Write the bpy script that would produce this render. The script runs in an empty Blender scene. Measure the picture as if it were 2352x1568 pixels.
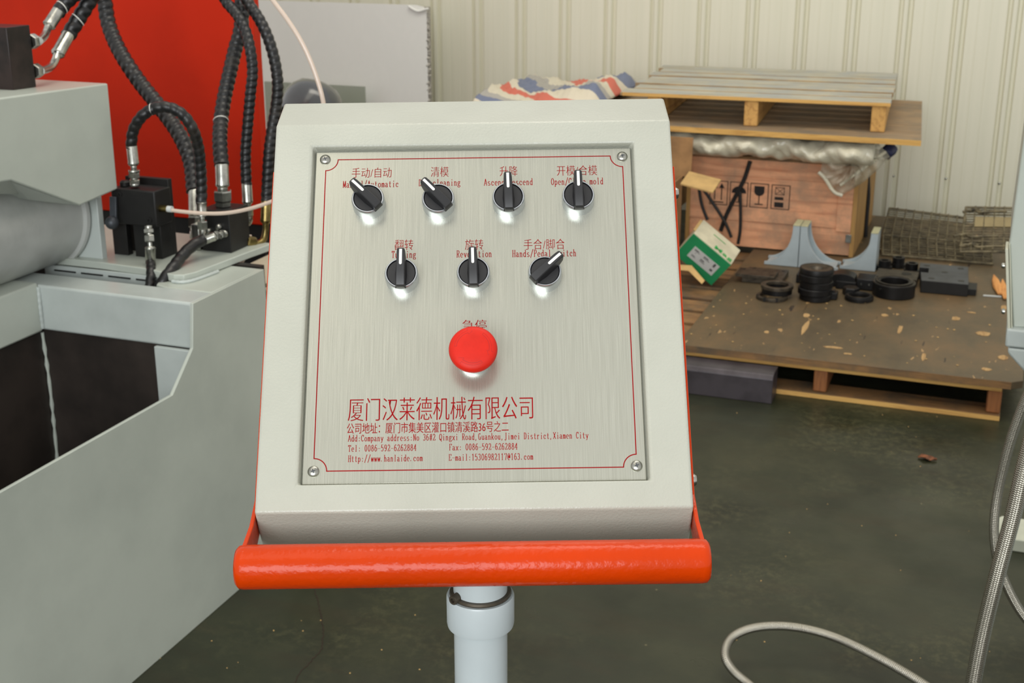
import bpy, bmesh, math, random
from mathutils import Vector, Matrix
from math import sin, cos, tan, pi, radians, sqrt
random.seed(7)
sc = bpy.context.scene
COL = sc.collection

# ------------------------------------------------------------ camera, world, lights, exposure
PITCH = radians(18.5); YAW = radians(20.5); EYE = Vector((0, 0, 1.6)); FPX = 3050.0
cd = bpy.data.cameras.new('camera'); cam = bpy.data.objects.new('camera', cd); COL.objects.link(cam)
cam.location = EYE; cam.rotation_euler = (pi/2 - PITCH, 0, YAW)
cd.sensor_width = 36; cd.lens = FPX/2352*36; cd.clip_start = 0.02
cd.dof.use_dof = True; cd.dof.focus_distance = 1.16; cd.dof.aperture_fstop = 20
sc.camera = cam
w = bpy.data.worlds.new('world'); sc.world = w; w.use_nodes = True
bg = w.node_tree.nodes['Background']; bg.inputs[0].default_value = (1.0, 0.99, 0.96, 1); bg.inputs[1].default_value = 0.80
def area(name, loc, target, sx, sy, power, color):
    l = bpy.data.lights.new(name, 'AREA'); l.shape = 'RECTANGLE'; l.size = sx; l.size_y = sy; l.energy = power; l.color = color
    o = bpy.data.objects.new(name, l); COL.objects.link(o); o.location = loc
    o.rotation_euler = (Vector(target)-Vector(loc)).to_track_quat('-Z', 'Y').to_euler()
area('skylight', (-1.2, 1.2, 6.5), (-1.0, 2.2, 0), 2.2, 6.0, 60, (1.0, 0.92, 0.76))
area('skylight', (-0.2, 3.6, 6.5), (-0.8, 5.8, 0), 4.2, 2.0, 110, (1.0, 0.94, 0.82))
area('door_daylight', (0.4, -4.4, 2.7), (-1.4, 3.0, 0.9), 3.4, 2.6, 250, (0.94, 0.98, 1.0))
sc.view_settings.view_transform = 'Standard'; sc.view_settings.look = 'None'
sc.view_settings.exposure = 0.0; sc.view_settings.gamma = 1.0; sc.view_settings.use_curve_mapping = False

# ------------------------------------------------------------ measuring helpers (a point of the place from a sight line and a known plane)
_R = Vector((cos(YAW), sin(YAW), 0)); _H = Vector((-sin(YAW), cos(YAW), 0)); _Z = Vector((0, 0, 1))
_F = _H*cos(PITCH) - _Z*sin(PITCH); _U = _H*sin(PITCH) + _Z*cos(PITCH)
def _on(px, py, i, d):
    r = _R*((px-1176)/FPX) + _F + _U*((784-py)/FPX)
    return EYE + r*((d-EYE[i])/r[i])
def on_x(px, py, x): return _on(px, py, 0, x)
def on_y(px, py, y): return _on(px, py, 1, y)
def on_z(px, py, z): return _on(px, py, 2, z)
def depth(p): return (p-EYE).dot(_F)
def paths(pts): return [on_y(a, b, c) for a, b, c in pts]

# ------------------------------------------------------------ materials
def lin(c):
    return tuple(((v/255)/12.92 if v/255 <= .04045 else ((v/255+.055)/1.055)**2.4) for v in c)+(1,)
def newmat(name):
    m = bpy.data.materials.new(name); m.use_nodes = True
    nt = m.node_tree; return m, nt, nt.nodes['Principled BSDF']
def N(nt, t, **k):
    n = nt.nodes.new(t)
    for a, b in k.items(): setattr(n, a, b)
    return n
def coords(nt, scale=(1, 1, 1), uv=False):
    tc = N(nt, 'ShaderNodeTexCoord'); mp = N(nt, 'ShaderNodeMapping')
    nt.links.new(tc.outputs['UV' if uv else 'Object'], mp.inputs[0]); mp.inputs[3].default_value = scale
    return mp.outputs[0]
def noise(nt, vec, scale, detail=4, rough=.5, dist=0):
    n = N(nt, 'ShaderNodeTexNoise'); nt.links.new(vec, n.inputs['Vector'])
    n.inputs['Scale'].default_value = scale; n.inputs['Detail'].default_value = detail
    n.inputs['Roughness'].default_value = rough; n.inputs['Distortion'].default_value = dist
    return n.outputs['Fac']
def ramp(nt, fac, stops):
    r = N(nt, 'ShaderNodeValToRGB'); nt.links.new(fac, r.inputs[0]); e = r.color_ramp.elements
    while len(e) < len(stops): e.new(0.5)
    for i, (p, c) in enumerate(stops):
        e[i].position = p; e[i].color = lin(c) if len(c) == 3 else c
    return r.outputs[0]
def mixc(nt, fac, a, b):
    m = N(nt, 'ShaderNodeMix', data_type='RGBA')
    for s, v in ((m.inputs[0], fac), (m.inputs[6], a), (m.inputs[7], b)):
        if isinstance(v, (int, float)): s.default_value = v
        elif isinstance(v, tuple): s.default_value = v
        else: nt.links.new(v, s)
    return m.outputs[2]
def bump(nt, b, h, strength, dist):
    n = N(nt, 'ShaderNodeBump'); n.inputs['Strength'].default_value = strength; n.inputs['Distance'].default_value = dist
    nt.links.new(h, n.inputs['Height']); nt.links.new(n.outputs[0], b.inputs['Normal']); return n
def paint(name, c, rough=.4, metal=0, var=.06, vs=6, bs=0, bd=.0004, bscale=300, spec=.5, coat=0):
    m, nt, b = newmat(name); v = coords(nt)
    k = 1-var*2.2; d = tuple(int(x*k) for x in c)
    nt.links.new(ramp(nt, noise(nt, v, vs, 6, .6), [(.32, d), (.6, c)]), b.inputs['Base Color'])
    b.inputs['Roughness'].default_value = rough; b.inputs['Metallic'].default_value = metal
    b.inputs['Specular IOR Level'].default_value = spec
    if coat: b.inputs['Coat Weight'].default_value = coat; b.inputs['Coat Roughness'].default_value = .12
    if bs: bump(nt, b, noise(nt, v, bscale, 2, .5), bs, bd)
    return m
def wood(name, light, dark, axis=0, scale=1.0, dirt=None, rough=.75):
    m, nt, b = newmat(name)
    s = [16*scale]*3; s[axis] = 1.3*scale
    v = coords(nt, tuple(s)); g = noise(nt, v, 2.2, 8, .65, .8)
    c = ramp(nt, g, [(.3, dark), (.5, light), (.75, tuple(min(255, int(x*1.08)) for x in light))])
    if dirt:
        v2 = coords(nt); c = mixc(nt, ramp(nt, noise(nt, v2, 7, 6, .65), [(.42, (0, 0, 0)), (.68, (255, 255, 255))]), c, lin(dirt))
    nt.links.new(c, b.inputs['Base Color']); b.inputs['Roughness'].default_value = rough
    bump(nt, b, g, .35, .002); return m

M = {}
M['box'] = paint('cream_textured_powder_coat', (178, 179, 167), .34, bs=.6, bd=.0006, bscale=420, var=.02)
M['orange'] = paint('glossy_orange_paint', (200, 57, 0), .22, bs=.7, bd=.0008, bscale=160, var=.03, spec=.22)
M['polewhite'] = paint('pale_blue_white_paint', (188, 197, 199), .3, bs=.15, bscale=250, var=.02)
M['machine'] = paint('light_grey_machine_paint', (182, 188, 178), .3, bs=.12, bscale=90, bd=.0006, var=.03, vs=3)
M['machine_blue_lit'] = paint('pale_blue_grey_paint_with_daylight', (184, 191, 187), .3, bs=.15, bscale=90, bd=.0006, var=.03)  # bluish daylight on the grey front beam and gusset is tinted into this colour
M['cylinder'] = paint('grey_cylinder_paint', (184, 186, 182), .3, metal=.1, bs=.1, bscale=60, var=.05)
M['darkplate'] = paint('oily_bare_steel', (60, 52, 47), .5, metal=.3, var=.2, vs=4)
M['red'] = paint('red_cabinet_paint', (196, 40, 12), .42, spec=.15, bs=.08, bscale=120, var=.04, vs=2)
M['black'] = paint('black_oxide_steel', (30, 29, 28), .5, metal=.25, var=.15, vs=20)
M['blackgloss'] = paint('waxed_black_block', (48, 36, 34), .3, metal=.3, var=.35, vs=14)
M['greyslate'] = paint('dark_ground_steel', (78, 82, 88), .45, metal=.5, var=.12, vs=12)
M['plastic_black'] = paint('matt_black_plastic', (34, 34, 36), .42, var=.05, bs=.1, bscale=900, bd=.0001)
M['chrome'] = paint('bright_chrome', (225, 228, 232), .12, metal=1, var=.02)
M['satin'] = paint('satin_chrome', (205, 210, 216), .28, metal=1, var=.02)
M['zinc'] = paint('zinc_plated_steel', (188, 188, 180), .27, metal=1, var=.12, vs=40)
M['brass'] = paint('yellow_zinc_brass', (150, 132, 82), .28, metal=1, var=.15, vs=30)
M['white'] = paint('white_inlay', (240, 240, 232), .5, var=.02)
M['redprint'] = paint('red_print', (146, 10, 14), .75, var=.05, spec=.1)
M['estop'] = paint('red_moulded_plastic', (206, 34, 18), .48, spec=.25, var=.03, vs=60, bs=.08, bscale=700, bd=.0002)
M['estop_line'] = paint('engraved_red_line', (165, 14, 10), .6, var=.02)
M['motor'] = paint('dark_grey_motor_enamel', (74, 77, 80), .2, var=.05, coat=.5)
M['housing'] = paint('beige_housing', (190, 183, 160), .5, var=.05)
M['ink'] = paint('black_stencil_ink', (38, 30, 27), .8, var=.15, vs=60)
M['strap'] = paint('black_rubber_strap', (34, 31, 29), .6, var=.2, vs=50)
M['gusset'] = paint('pale_blue_gusset_paint', (172, 184, 188), .4, var=.04)
M['edgeyellow'] = paint('cream_edge_paint', (190, 188, 150), .5, var=.08)
M['blackstock'] = paint('blackened_machined_steel', (27, 26, 26), .42, metal=.4, var=.15, vs=25)
M['rustrim'] = paint('worn_steel_face', (82, 74, 62), .45, metal=.5, var=.2, vs=40)
M['cream_flange'] = paint('cream_flange_paint', (196, 196, 176), .4, var=.03)
M['cardboard'] = paint('brown_cardboard', (168, 128, 84), .85, var=.08, vs=12)
M['cardlight'] = paint('light_cardboard', (205, 168, 108), .85, var=.06, vs=12)
M['green'] = paint('green_printed_card', (30, 150, 92), .55, var=.04)
M['greenprint'] = paint('green_print', (40, 165, 80), .6, var=.05)
M['creamcard'] = paint('cream_printed_card', (208, 200, 172), .6, var=.05, vs=12)
M['label'] = paint('white_paper_label', (205, 208, 205), .6, var=.03)
M['grey_print'] = paint('grey_print', (90, 92, 92), .7, var=.1)
M['steelbeam'] = paint('blue_black_mill_scale', (78, 72, 76), .42, metal=.35, var=.12, vs=10)
M['foot'] = paint('cream_cast_foot', (205, 208, 190), .5, var=.05)
M['leaf'] = paint('dry_brown_leaf', (140, 84, 50), .8, var=.3, vs=60)
M['rackwire'] = paint('dirty_galvanised_wire', (124, 113, 86), .6, metal=.2, var=.25, vs=30)
M['racklabel'] = paint('tan_plate', (150, 134, 96), .6, var=.1)
M['crimp'] = paint('foam_core_edge', (205, 200, 188), .9, var=.35, vs=160, bs=1, bd=.006, bscale=120)
M['pal_new'] = wood('fresh_pallet_pine', (218, 172, 98), (176, 122, 62), 0, 1, None)
M['pal_newy'] = wood('fresh_pallet_pine_end', (206, 160, 92), (160, 110, 58), 1, 1, None)
M['pal_grey'] = wood('weathered_pallet_board', (176, 172, 154), (120, 104, 80), 0, 1, (158, 160, 156))
M['pal_brown'] = wood('dirty_pallet_board', (140, 104, 64), (88, 62, 40), 0, 1, (84, 74, 58))
M['pal_edge'] = wood('aged_board_edge', (182, 150, 104), (134, 104, 66), 0, 1, (150, 132, 104))
M['stringer'] = wood('reddish_stringer_end', (150, 96, 54), (104, 60, 34), 2, 1.2, None)
M['crate'] = wood('reddish_crate_plywood', (236, 172, 130), (196, 128, 92), 0, .6, (176, 140, 112))
M['crate_end'] = wood('crate_edge_batten', (178, 138, 80), (130, 92, 52), 2, 1, None)
M['ply_top'] = wood('brown_plywood_sheet', (150, 126, 96), (118, 96, 72), 0, .5, (120, 108, 90))
M['ply_edge'] = wood('plywood_cut_edge', (218, 172, 96), (180, 128, 64), 0, 1.4, None)
M['splinter'] = wood('fresh_split_wood', (214, 150, 84), (176, 108, 56), 1, 3, None)

M['veneer'] = wood('torn_pale_veneer', (176, 142, 94), (140, 104, 62), 1, 3, None)
def wallmat():
    m, nt, b = newmat('cream_ribbed_cladding'); v = coords(nt)
    v2 = coords(nt, (30, 30, .6))
    c = mixc(nt, ramp(nt, noise(nt, v2, 1, 4), [(.35, (0, 0, 0)), (.7, (255, 255, 255))]), lin((226, 223, 203)), lin((220, 218, 197)))
    nt.links.new(c, b.inputs['Base Color']); b.inputs['Roughness'].default_value = .42; return m
M['wall'] = wallmat()
def floormat():
    m, nt, b = newmat('worn_green_grey_floor'); v = coords(nt)
    c = ramp(nt, noise(nt, v, 2.2, 10, .68), [(.3, (34, 36, 25)), (.5, (44, 47, 33)), (.7, (56, 57, 40))])
    br = ramp(nt, noise(nt, coords(nt, (1, 3, 1)), 3.1, 8, .7), [(.50, (0, 0, 0)), (.72, (170, 170, 170))])
    c = mixc(nt, br, c, lin((54, 43, 28)))
    sp = ramp(nt, noise(nt, coords(nt), 38, 8, .8), [(.47, (0, 0, 0)), (.60, (255, 255, 255))])
    pa = ramp(nt, noise(nt, coords(nt), 1.7, 4, .6), [(.46, (0, 0, 0)), (.62, (190, 190, 190))])
    mul = N(nt, 'ShaderNodeMath', operation='MULTIPLY'); nt.links.new(sp, mul.inputs[0]); nt.links.new(pa, mul.inputs[1])
    c = mixc(nt, mul.outputs[0], c, lin((86, 84, 58)))
    sc_ = ramp(nt, noise(nt, coords(nt, (2.0, 14, 1)), 4, 4, .6, .6), [(.68, (0, 0, 0)), (.71, (150, 150, 150))])
    c = mixc(nt, sc_, c, lin((28, 25, 18)))
    vo = N(nt, 'ShaderNodeTexVoronoi'); vo.inputs['Scale'].default_value = 8; nt.links.new(coords(nt), vo.inputs['Vector'])
    fl = ramp(nt, vo.outputs['Distance'], [(.012, (220, 220, 220)), (.03, (0, 0, 0))])
    c = mixc(nt, fl, c, lin((120, 112, 84)))
    nt.links.new(c, b.inputs['Base Color'])
    nt.links.new(ramp(nt, noise(nt, coords(nt), 5, 5), [(.3, (135, 135, 135)), (.7, (190, 190, 190))]), b.inputs['Roughness'])
    b.inputs['Specular IOR Level'].default_value = .3
    bump(nt, b, noise(nt, coords(nt), 60, 4), .1, .002); return m
M['floor'] = floormat()
def plydirt():
    m, nt, b = newmat('dirty_worn_plywood'); v = coords(nt)
    c = ramp(nt, noise(nt, coords(nt, (1, .6, 1)), 5, 8, .65), [(.28, (66, 57, 42)), (.48, (88, 75, 53)), (.7, (112, 88, 58))])
    gr = ramp(nt, noise(nt, coords(nt, (22, 2, 1)), 3, 6, .7), [(.35, (0, 0, 0)), (.75, (120, 120, 120))])
    c = mixc(nt, gr, c, lin((110, 84, 54)))
    ch = ramp(nt, noise(nt, coords(nt, (2.4, .8, 1)), 15, 4, .5), [(.685, (0, 0, 0)), (.70, (255, 255, 255))])
    c = mixc(nt, ch, c, lin((172, 138, 92)))
    dk = ramp(nt, noise(nt, coords(nt, (9, 1, 1)), 4.5, 3, .5), [(.70, (0, 0, 0)), (.72, (255, 255, 255))])
    c = mixc(nt, dk, c, lin((45, 34, 26)))
    nt.links.new(c, b.inputs['Base Color']); b.inputs['Roughness'].default_value = .5
    bump(nt, b, noise(nt, coords(nt), 30, 5), .25, .002); return m
M['plydirt'] = plydirt()
def brushed():
    m, nt, b = newmat('brushed_aluminium'); v = coords(nt, (1500, 16, 1))
    n = noise(nt, v, 1, 3, .6)
    c = ramp(nt, n, [(.3, (178, 178, 165)), (.7, (190, 190, 177))])
    d = ramp(nt, noise(nt, coords(nt), 9, 5, .6), [(.45, (0, 0, 0)), (.8, (70, 70, 70))])
    c = mixc(nt, d, c, lin((160, 157, 140)))
    nt.links.new(c, b.inputs['Base Color'])
    nt.links.new(ramp(nt, n, [(.3, (125, 125, 125)), (.7, (150, 150, 150))]), b.inputs['Roughness'])
    b.inputs['Metallic'].default_value = .65
    b.inputs['Anisotropic'].default_value = .35
    bump(nt, b, n, .03, .0002); return m
M['brushed'] = brushed()
def hosemat():
    m, nt, b = newmat('black_spiral_guard'); v = coords(nt)
    nt.links.new(ramp(nt, noise(nt, v, 22, 6, .6), [(.5, (17, 17, 18)), (.8, (46, 40, 33))]), b.inputs['Base Color'])
    b.inputs['Roughness'].default_value = .38; bump(nt, b, noise(nt, v, 200, 3), .1, .0005); return m
M['hose'] = hosemat()
def braid():
    m, nt, b = newmat('stainless_braid')
    tc = N(nt, 'ShaderNodeTexCoord'); sp = N(nt, 'ShaderNodeSeparateXYZ'); nt.links.new(tc.outputs['UV'], sp.inputs[0])
    def ma(op, a, c_):
        n = N(nt, 'ShaderNodeMath', operation=op)
        for s, v in ((n.inputs[0], a), (n.inputs[1], c_)):
            if isinstance(v, (int, float)): s.default_value = v
            else: nt.links.new(v, s)
        return n.outputs[0]
    pp = ma('PINGPONG', ma('MULTIPLY', sp.outputs[0], 12), .5)
    vv = ma('MULTIPLY', sp.outputs[1], 2*pi*270)
    a = ma('SINE', ma('ADD', vv, ma('MULTIPLY', pp, 7.0)), 0)
    e_ = ma('SINE', ma('MULTIPLY', pp, 2*pi), 0)
    h = ma('ADD', ma('MULTIPLY', a, .5), ma('MULTIPLY', e_, .35))
    h = ma('ADD', h, .35)
    col = ramp(nt, h, [(0.0, (70, 64, 52)), (.4, (146, 140, 124)), (.85, (206, 202, 190))])
    nt.links.new(col, b.inputs['Base Color']); b.inputs['Metallic'].default_value = .95; b.inputs['Roughness'].default_value = .24
    bump(nt, b, h, .55, .0010); return m
M['braid'] = braid()
def film(name, tint, amount, rough=.12, bs=.4):
    m, nt, b = newmat(name)
    b.inputs['Base Color'].default_value = lin(tint); b.inputs['Roughness'].default_value = rough
    b.inputs['Specular IOR Level'].default_value = .8
    tr = N(nt, 'ShaderNodeBsdfTransparent'); mx = N(nt, 'ShaderNodeMixShader'); mx.inputs[0].default_value = amount
    out = nt.nodes['Material Output']
    nt.links.new(tr.outputs[0], mx.inputs[1]); nt.links.new(b.outputs[0], mx.inputs[2]); nt.links.new(mx.outputs[0], out.inputs[0])
    if bs: bump(nt, b, noise(nt, coords(nt), 14, 4, .5, 1.5), bs, .02)
    return m
M['film'] = film('clear_plastic_film', (206, 200, 178), .55)
M['filmthick'] = film('layered_plastic_film', (214, 208, 184), .97, .2)
M['tube'] = film('milky_clear_tube', (225, 205, 188), .8, .1, 0)
M['pane'] = film('greenish_glass', (150, 158, 138), .55, .08, 0)
def tarp():
    m, nt, b = newmat('striped_woven_tarp'); v = coords(nt, (1, 1, 1))
    wv = N(nt, 'ShaderNodeTexWave', wave_type='BANDS', bands_direction='DIAGONAL', wave_profile='SAW'); nt.links.new(v, wv.inputs[0])
    wv.inputs['Scale'].default_value = 1.15; wv.inputs['Distortion'].default_value = 3.5; wv.inputs['Detail'].default_value = 1.5; wv.inputs['Detail Scale'].default_value = 2.2
    c = ramp(nt, wv.outputs['Fac'], [(0, (208, 200, 178)), (.2, (206, 108, 88)), (.42, (214, 204, 182)), (.58, (112, 120, 144)), (.82, (168, 164, 156))])
    nt.nodes[-1].color_ramp.interpolation = 'CONSTANT' if hasattr(nt.nodes[-1], 'color_ramp') else 'LINEAR'
    nt.links.new(c, b.inputs['Base Color']); b.inputs['Roughness'].default_value = .6; return m
M['tarp'] = tarp()
def whiteboard():
    m, nt, b = newmat('scuffed_white_panel'); v = coords(nt, (1.2, 1, 4))
    s = ramp(nt, noise(nt, coords(nt, (1, 1, .7)), 7, 3, .5, 2.5), [(.46, (0, 0, 0)), (.6, (90, 90, 90))])
    c = mixc(nt, s, lin((236, 236, 230)), lin((248, 246, 240)))
    nt.links.new(c, b.inputs['Base Color']); b.inputs['Roughness'].default_value = .4; return m
M['whiteboard'] = whiteboard()

# ------------------------------------------------------------ mesh builder
def frames(pts, closed=False):
    T = []
    n = len(pts)
    for i in range(n):
        a = pts[max(i-1, 0)]; b = pts[min(i+1, n-1)]; T.append((b-a).normalized())
    ref = Vector((0, 0, 1)) if abs(T[0].z) < .9 else Vector((1, 0, 0))
    nrm = (ref-T[0]*ref.dot(T[0])).normalized(); out = []
    for t in T:
        nrm = (nrm-t*nrm.dot(t)).normalized(); out.append((t, nrm, t.cross(nrm)))
    return out
def smooth_path(P, step):
    P = [Vector(p) for p in P]; Q = [P[0]*2-P[1]]+P+[P[-1]*2-P[-2]]; out = []
    for i in range(1, len(Q)-2):
        a, b, c, d = Q[i-1:i+3]; n = max(2, int((c-b).length/step))
        for k in range(n):
            t = k/n
            out.append(.5*((2*b)+(c-a)*t+(2*a-5*b+4*c-d)*t*t+(3*b-a-3*c+d)*t**3))
    out.append(P[-1].copy())
    # resample evenly
    L = [0]
    for i in range(1, len(out)): L.append(L[-1]+(out[i]-out[i-1]).length)
    n = max(2, int(L[-1]/step)); res = []; j = 0
    for k in range(n+1):
        s = L[-1]*k/n
        while j < len(L)-2 and L[j+1] < s: j += 1
        f = (s-L[j])/max(1e-9, L[j+1]-L[j]); res.append(out[j].lerp(out[j+1], f))
    return res
ORG = {}
class MB:
    def __init__(s): s.v = []; s.f = []; s.uv = None
    def add(s, v, f):
        o = len(s.v); s.v += [Vector(p) for p in v]; s.f += [tuple(i+o for i in q) for q in f]; return s
    def box(s, x0, x1, y0, y1, z0, z1):
        return s.add([(x0,y0,z0),(x1,y0,z0),(x1,y1,z0),(x0,y1,z0),(x0,y0,z1),(x1,y0,z1),(x1,y1,z1),(x0,y1,z1)],
                     [(0,3,2,1),(4,5,6,7),(0,1,5,4),(1,2,6,5),(2,3,7,6),(3,0,4,7)])
    def obox(s, o, a, b, c):
        o, a, b, c = map(Vector, (o, a, b, c))
        return s.add([o, o+a, o+a+b, o+b, o+c, o+a+c, o+a+b+c, o+b+c],
                     [(0,3,2,1),(4,5,6,7),(0,1,5,4),(1,2,6,5),(2,3,7,6),(3,0,4,7)])
    def prism(s, poly, axis, a0, a1):       # poly of 2-D points in the two other axes (cyclic order)
        n = len(poly)
        def mk(p, a):
            return {0: (a, p[0], p[1]), 1: (p[0], a, p[1]), 2: (p[0], p[1], a)}[axis]
        return s.add([mk(p, a0) for p in poly]+[mk(p, a1) for p in poly],
                     [tuple(range(n)), tuple(range(2*n-1, n-1, -1))]+[(i, i+n, (i+1) % n+n, (i+1) % n) for i in range(n)])
    def lathe(s, prof, o, axis, n=32, cap=True):     # prof: (r, h) pairs
        o = Vector(o); ax = Vector(axis).normalized()
        ref = Vector((0, 0, 1)) if abs(ax.z) < .9 else Vector((1, 0, 0))
        u = (ref-ax*ref.dot(ax)).normalized(); w_ = ax.cross(u); v = []; f = []
        for r, h in prof:
            for k in range(n):
                a = 2*pi*k/n; v.append(o+ax*h+(u*cos(a)+w_*sin(a))*r)
        for i in range(len(prof)-1):
            for k in range(n):
                k2 = (k+1) % n; f.append((i*n+k, i*n+k2, (i+1)*n+k2, (i+1)*n+k))
        if cap:
            f.append(tuple(range(n-1, -1, -1))); m = (len(prof)-1)*n; f.append(tuple(range(m, m+n)))
        return s.add(v, f)
    def cyl(s, p0, p1, r, n=24, r1=None):
        p0, p1 = Vector(p0), Vector(p1)
        return s.lathe([(r, 0), (r if r1 is None else r1, (p1-p0).length)], p0, p1-p0, n)
    def ring(s, o, axis, ro, ri, h, n=40, ch=0):
        return s.lathe([(ri, 0), (ro, 0), (ro, h-ch), (ro-ch, h), (ri+ch, h), (ri, h-ch), (ri, 0)], o, axis, n, cap=False)
    def tube(s, P, r, n=12, rf=None, cap=True):
        fr = frames(P); v = []; f = []; L = 0; uv = []
        for i, (p, (t, a, b)) in enumerate(zip(P, fr)):
            if i: L += (P[i]-P[i-1]).length
            for k in range(n):
                ph = 2*pi*k/n; rr = rf(L, ph) if rf else r
                v.append(p+(a*cos(ph)+b*sin(ph))*rr)
        for i in range(len(P)-1):
            for k in range(n):
                k2 = (k+1) % n; f.append((i*n+k, i*n+k2, (i+1)*n+k2, (i+1)*n+k))
        if cap:
            f.append(tuple(range(n-1, -1, -1))); m = (len(P)-1)*n; f.append(tuple(range(m, m+n)))
        s.tubeinfo = (n, len(P), L); return s.add(v, f)
    def hexa(s, p0, axis, r, h):
        return s.lathe([(r*.9, 0), (r, h*.12), (r, h*.88), (r*.9, h)], p0, axis, 6)
    def build(s, name, m, parent=None, smooth=35, bevel=0, seg=2, local=False, uvtube=False):
        me = bpy.data.meshes.new(name)
        off = Vector((0, 0, 0)) if (local or parent is None) else ORG.get(parent.name, Vector((0, 0, 0)))
        me.from_pydata([tuple(p-off) for p in s.v], [], s.f)
        bm = bmesh.new(); bm.from_mesh(me); bmesh.ops.recalc_face_normals(bm, faces=bm.faces)
        if uvtube:
            n, c, L = s.tubeinfo; uvl = bm.loops.layers.uv.new('uv')
            for fc in bm.faces:
                idx = [l.vert.index for l in fc.loops]
                if len(idx) != 4: continue
                ks = [i % n for i in idx]; wrap = (0 in ks and n-1 in ks)
                for l, i, k in zip(fc.loops, idx, ks):
                    uu = (n if (wrap and k == 0) else k)/n; l[uvl].uv = (uu, (i//n)/(c-1)*L)
        bm.to_mesh(me); bm.free()
        if smooth:
            me.shade_smooth(); me.set_sharp_from_angle(angle=radians(smooth))
        o = bpy.data.objects.new(name, me); COL.objects.link(o)
        if m: me.materials.append(M[m] if isinstance(m, str) else m)
        if parent: o.parent = parent; ORG[o.name] = off
        if bevel:
            bv = o.modifiers.new('bevel', 'BEVEL'); bv.width = bevel; bv.segments = seg; bv.limit_method = 'ANGLE'; bv.angle_limit = radians(30)
            bv.harden_normals = False
        return o
def raw_edges(o, m2):
    o.data.materials.append(M[m2])
    for p in o.data.polygons:
        if abs(p.normal.y) > .5: p.material_index = 1
    return o
def thing(name, loc, label, cat, group=None):
    o = bpy.data.objects.new(name, None); COL.objects.link(o); o.location = loc; o.empty_display_size = .05
    ORG[o.name] = Vector(loc); o['label'] = label; o['category'] = cat
    if group: o['group'] = group
    return o
def tag(o, label, cat, group=None):
    o['label'] = label; o['category'] = cat
    if group: o['group'] = group
    return o

# ------------------------------------------------------------ setting: floor and wall
fl = MB().box(-8, 6, -5, 7.0, -.05, 0).build('floor', 'floor', smooth=0); fl['kind'] = 'structure'
wb = MB().box(-6.04, 2.96, 6.93, 7.03, 0, 3.4).build('wall_back', 'wall', smooth=0); wb['kind'] = 'structure'
WY = 6.90
prof = [(0, 0), (.008, .017), (.018, .017), (.026, -.006), (.044, -.006), (.052, .017), (.064, .017), (.072, 0), (.118, 0), (.1195, .0014), (.1215, .0014), (.123, 0),
        (.178, 0), (.1795, .0014), (.1815, .0014), (.183, 0), (.25, 0)]
poly = [(x, WY+y) for x, y in prof]+[(.25, WY+.03), (0, WY+.03)]
first = None
for k in range(36):
    x = -6.065+.25*k
    if first is None:
        first = MB().prism([(p[0], p[1]) for p in poly], 2, 0, 3.4).build('wall_panel', 'wall', wb, smooth=0, local=True)
        o = first
    else:
        o = first.copy(); COL.objects.link(o); o.parent = wb
    o.location = (x, 0, 0)
sfirst = None
for px, py in ((2052, 404), (2172, 410), (2295, 421), (1935, 398)):
    p = on_y(px, py, WY)
    if sfirst is None:
        sfirst = MB().lathe([(.007, 0), (.006, .003), (.003, .005)], (0, 0, 0), (0, -1, 0), 12).build('wall_screw', 'zinc', wb, local=True); o = sfirst
    else: o = sfirst.copy(); COL.objects.link(o); o.parent = wb
    o.location = (p.x, WY, p.z)
# crack line in the floor paint
P = smooth_path([on_z(a, b, .0006) for a, b in ((723, 1352), (735, 1400), (742, 1450), (738, 1490), (712, 1520), (690, 1545), (672, 1580))], .006)
P = [p+Vector((random.uniform(-.002, .002), random.uniform(-.002, .002), 0)) for p in P]
ck = MB().tube(P, .0012, 4).build('floor_crack', paint('crack_brown', (52, 38, 26), .9), fl, smooth=0)

# ------------------------------------------------------------ control console
EX = Vector((cos(YAW), sin(YAW), 0))
def cw(v): v = Vector(v); return _R*v.x+_H*v.y+_Z*v.z    # camera-heading frame to place frame
P0 = cw((-.0340, 1.1269, 1.2491)); rt = cw((.9999051, .00353325, .01331567)); up = cw((-.01258, .628137, .778)); nn = rt.cross(up).normalized()
MP = Matrix(((rt.x, up.x, nn.x, P0.x), (rt.y, up.y, nn.y, P0.y), (rt.z, up.z, nn.z, P0.z), (0, 0, 0, 1)))
def L(x, t, w_): return MP @ Vector((x, t, w_))
pole_c = cw((-.0293, 1.093, 0))
con = thing('control_console', (pole_c.x, pole_c.y, 0), 'cream control box with brushed metal button panel on a white pole, orange hand bar', 'control panel')
CL = Vector((pole_c.x, pole_c.y, 0))
def panel_part(mb, name, m, **k):
    o = mb.build(name, m, con, local=True, **k); o.matrix_local = Matrix.Translation(-CL) @ MP; return o
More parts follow.
